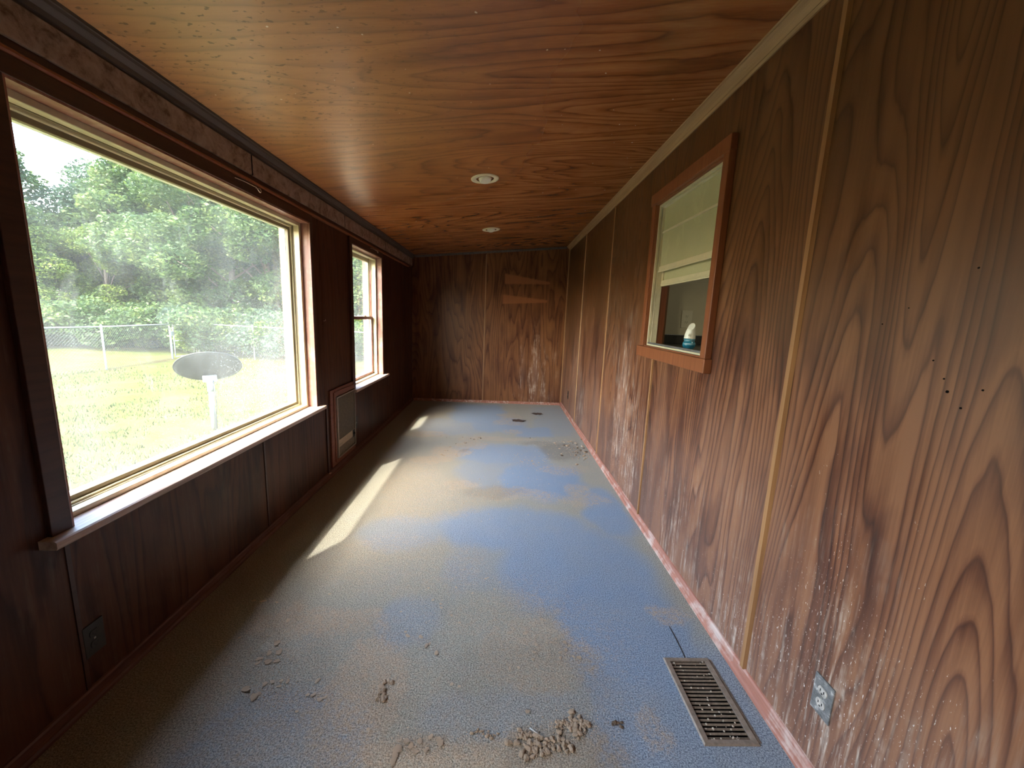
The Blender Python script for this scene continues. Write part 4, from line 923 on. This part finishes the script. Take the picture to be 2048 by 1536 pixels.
# satellite dish seen from behind
DX, DY, DZ = -4.27, 5.90, .40
dish = empty('satellite_dish', (DX, DY, GZ), 'grey satellite dish on a metal pole in the lawn', 'dish')
face = Vector((-.586, .81, 0)).normalized()      # horizontal heading away from the house
el = math.radians(44); nrm = (face * math.cos(el) + Vector((0, 0, 1)) * math.sin(el)).normalized()
side = Vector((face.y, -face.x, 0)).normalized(); upv = side.cross(nrm).normalized()
if upv.z < 0: upv = -upv
cc = Vector((DX, DY, DZ)); 
def dishv(r, t, off): 
    a = .405 * r; b2 = .325 * r; return cc + side * (a * math.cos(t)) + upv * (b2 * math.sin(t)) + nrm * (.075 * r * r + off)
q = MB(); n = 48; vs = []
for off in (0, .006):
    for r in np.linspace(0.02, 1, 9):
        vs += [dishv(r, 2 * math.pi * k / n, off) for k in range(n)]
fs = [(o * 9 * n + i * n + k, o * 9 * n + i * n + (k + 1) % n, o * 9 * n + (i + 1) * n + (k + 1) % n, o * 9 * n + (i + 1) * n + k) for o in (0, 1) for i in range(8) for k in range(n)]
fs += [(8 * n + k, 8 * n + (k + 1) % n, 17 * n + (k + 1) % n, 17 * n + k) for k in range(n)] + [tuple(range(n)), tuple(9 * n + k for k in range(n))]
q.add(vs, fs, True); q.build('reflector', simple('grey_dish_paint', (.022, .024, .020), .7, .2, 0, .12, 8), dish)
q = MB(); n = 48
q.tube([dishv(1.0, 2 * math.pi * k / n, .003) for k in range(n + 1)], .007, 6); q.build('rim', simple('dark_rim', (.015, .016, .014), .5), dish)
att = cc - upv * .15 - nrm * .02
q = MB(); q.box(att.x - .07, att.x + .07, att.y - .06, att.y + .06, att.z - .06, att.z + .04); q.build('bracket', galv, dish, bevel=.01)
top = att - nrm * .05
q = MB(); q.tube([(top.x, top.y, GZ - .05), (top.x, top.y, top.z - .02)], .034, 16); q.build('pole', simple('pale_pole', (.16, .16, .14), .5, .3, .0), dish)
q = MB(); q.tube([(top.x, top.y, top.z - .16), (top.x, top.y, top.z - .02)], .043, 16); q.build('pole_clamp', galv, dish)
q = MB(); q.tube([(top.x + .05, top.y, top.z), (top.x + .06, top.y, top.z - .25), (top.x + .075, top.y - .01, top.z - .38), (top.x + .05, top.y, top.z - .50), (top.x + .045, top.y, GZ)], .006, 6); q.build('cable', M['black'], dish)
q = MB(); lnb = cc + nrm * .42 - upv * .20; q.tube([cc - upv * .30 + nrm * .06, lnb], .014, 8); q.build('feed_arm', galv, dish)
q = MB(); q.tube([lnb, lnb - nrm * .10 + upv * .04], [.03, .04], 12); q.build('receiver', M['white_vinyl'], dish)

# trees
def leafmat(name, c0, c1, c2):
    t = NT(name, .6, .25); n, l = t.n, t.l
    a = t.noise(t.co(rand=3.), 1.1, 3, .6); b = t.noise(t.co(), 9, 2, .6)
    c = t.ramp(t.math('ADD', t.math('MULTIPLY', a, .6), t.math('MULTIPLY', b, .4)), [(.36, c0), (.5, c1), (.66, c2)])
    t.col(c); tl = n.new('ShaderNodeBsdfTranslucent'); l.new(c, tl.inputs[0]); mx = n.new('ShaderNodeMixShader'); mx.inputs[0].default_value = .38
    l.new(t.b.outputs[0], mx.inputs[1]); l.new(tl.outputs[0], mx.inputs[2]); l.new(mx.outputs[0], n['Material Output'].inputs[0]); return t.m
LM = [leafmat('green_leaves', (.014, .032, .010), (.042, .075, .020), (.12, .155, .034)), leafmat('yellow_green_leaves', (.026, .052, .008), (.080, .125, .019), (.18, .21, .034)), leafmat('blue_green_leaves', (.014, .032, .018), (.034, .062, .030), (.080, .115, .052))]
bark = simple('bark', (.14, .11, .085), .9, .2, 0, .3, 14)
def foliage_mesh(seed, blobs, nleaf, size, mat):
    r = np.random.RandomState(seed); w = np.array([b[3] ** 2 for b in blobs]); w = w / w.sum(); idx = r.choice(len(blobs), nleaf, p=w)
    B_ = np.array(blobs)[idx]; d = r.normal(size=(nleaf, 3)); d /= np.linalg.norm(d, axis=1)[:, None]
    rad = B_[:, 3] * (1 - .45 * r.rand(nleaf) ** 2) * (1 + .18 * np.sin(d[:, 0] * 7 + idx) * np.sin(d[:, 2] * 6 + idx)); P = B_[:, :3] + d * rad[:, None] * np.array([1, 1, .72])
    a = r.normal(size=(nleaf, 3)); a[:, 2] *= .5; a /= np.linalg.norm(a, axis=1)[:, None]; b = np.cross(a, r.normal(size=(nleaf, 3))); b /= np.linalg.norm(b, axis=1)[:, None]
    s = size * r.uniform(.6, 1.3, nleaf)[:, None]; V = np.stack([P - a * s, P + b * s * .5, P + a * s, P - b * s * .5], 1).reshape(-1, 3)
    me = bpy.data.meshes.new('foliage'); me.vertices.add(nleaf * 4); me.vertices.foreach_set('co', V.ravel()); me.loops.add(nleaf * 4); me.loops.foreach_set('vertex_index', np.arange(nleaf * 4))
    me.polygons.add(nleaf); me.polygons.foreach_set('loop_start', np.arange(nleaf) * 4); me.update(calc_edges=True); me.materials.append(mat); return me
def tree_proto(seed, H, mat, nleaf, size, spread=1.):
    r = random.Random(seed); blobs = []; branches = []
    for k in range(26):
        u = (k + .5) / 26; z = H * (.22 + .72 * u); rr2 = spread * H * .26 * math.sin(math.pi * min(1, .18 + .80 * u)) ** .7 * r.uniform(.55, 1.1); t = r.uniform(0, 6.28)
        blobs.append((rr2 * math.cos(t), rr2 * math.sin(t), z, H * r.uniform(.085, .15)))
        if k % 2 == 0: branches.append((Vector((0, 0, z * .62)), Vector(blobs[-1][:3])))
    tr = MB(); tr.tube([(0, 0, -.3), (.05, 0, H * .3), (-.08, .05, H * .6), (0, 0, H * .85)], [H * .020, H * .015, H * .010, H * .004], 8)
    for a, b in branches: tr.tube([a, (a + b) / 2 + Vector((0, 0, .2)), b], [H * .006, H * .004, H * .002], 5)
    return tr, foliage_mesh(seed, blobs, nleaf, size, mat)
PROTO = [tree_proto(1, 10, LM[0], 52000, .10), tree_proto(2, 10, LM[1], 46000, .10), tree_proto(3, 10, LM[2], 46000, .10), tree_proto(4, 10, LM[0], 60000, .085, 1.15)]
TR = []
for tr, fm in PROTO:
    o = bpy.data.objects.new('tree', None); COL.objects.link(o)
    t_ = tr.build('trunk', bark, o); f_ = bpy.data.objects.new('foliage', fm); COL.objects.link(f_); f_.parent = o; f_['kind'] = 'stuff'; TR.append(o)
used = set(); random.seed(23)
def tree(k, bear, dist, H, label, group=None, sx=1.):
    o = TR[k] if k not in used else copy_tree(TR[k]); used.add(k)
    o.location = (-dist * math.sin(math.radians(bear)), dist * math.cos(math.radians(bear)), GZ - .05); s = H / 10
    o.scale = (s * sx, s * sx, s); o.rotation_euler = (0, 0, random.uniform(0, 6.28)); tag(o, label, 'tree', group)
FB = {}
tree(0, 49.6, 28, 8.4, 'green tree at the left edge of the big window, left of the sky gap')
tree(1, 47.6, 26.5, 5.0, 'low bright yellow-green tree at the left of the big window')
tree(2, 42.2, 30, 8.6, 'rounded blue-green tree right of the sky gap')
tree(0, 40.0, 28, 8.9, 'broad green tree behind the left fence run')
tree(3, 36.4, 26, 9.2, 'dense fine-leaved tree above the gate and satellite dish')
tree(1, 43.4, 26.5, 5.2, 'small yellow-green tree low behind the left fence')
g_ = 'dense trees behind the right fence'; l_ = 'green tree in the dense row behind the right-hand fence'
tree(3, 33, 21.5, 8.6, l_, g_); tree(0, 29.5, 21, 8.6, l_, g_); tree(3, 26, 20.5, 8.6, l_, g_); tree(1, 22.5, 20.5, 8.2, l_, g_); tree(2, 35, 30, 11.5, l_, g_); tree(0, 27.5, 27, 11, l_, g_); tree(3, 19, 20, 8.5, l_, g_)
tree(2, 56, 27, 7.5, 'blue-green tree beyond the near end of the big window'); tree(0, 63, 26, 8, 'green tree beyond the near end of the lawn')
# undergrowth
bl = [(random.uniform(-1.2, 1.2), random.uniform(-.8, .8), random.uniform(.3, .9), random.uniform(.35, .6)) for _ in range(14)]
sm_ = [foliage_mesh(31, bl, 14000, .045, LM[1]), foliage_mesh(32, bl, 14000, .045, LM[0]), foliage_mesh(33, bl, 14000, .045, LM[2])]
spots = [(57, 24), (54.5, 24.5), (52, 24), (49.8, 24.5), (47.8, 24), (46, 23.5), (44.2, 23.6), (42.4, 23.2), (40.6, 22.8), (39, 22.2), (37.6, 21.4), (36.2, 20.4), (34.8, 19.4), (33.4, 18.7), (32, 18.4), (30.6, 18.2), (29.2, 18), (27.8, 17.9), (26.4, 17.7), (25, 17.6), (23.6, 17.4), (22, 17.3), (20.4, 17.2), (60, 24), (35.5, 21.2), (33, 20), (30, 19.4), (27, 19)]
for i, (be, di) in enumerate(spots):
    o = bpy.data.objects.new('shrub', sm_[i % 3]); COL.objects.link(o); s = random.uniform(1.0, 1.7); o.scale = (s, s, s)
    o.location = (-di * math.sin(math.radians(be)), di * math.cos(math.radians(be)), GZ - .1); o.rotation_euler = (0, 0, random.uniform(0, 6.28))
    left = be > 40.5
    tag(o, 'leafy shrub at the foot of the trees beyond the left fence' if left else 'leafy shrub growing behind the right-hand fence', 'shrub', 'shrubs beyond the left fence' if left else 'shrubs behind the right fence')
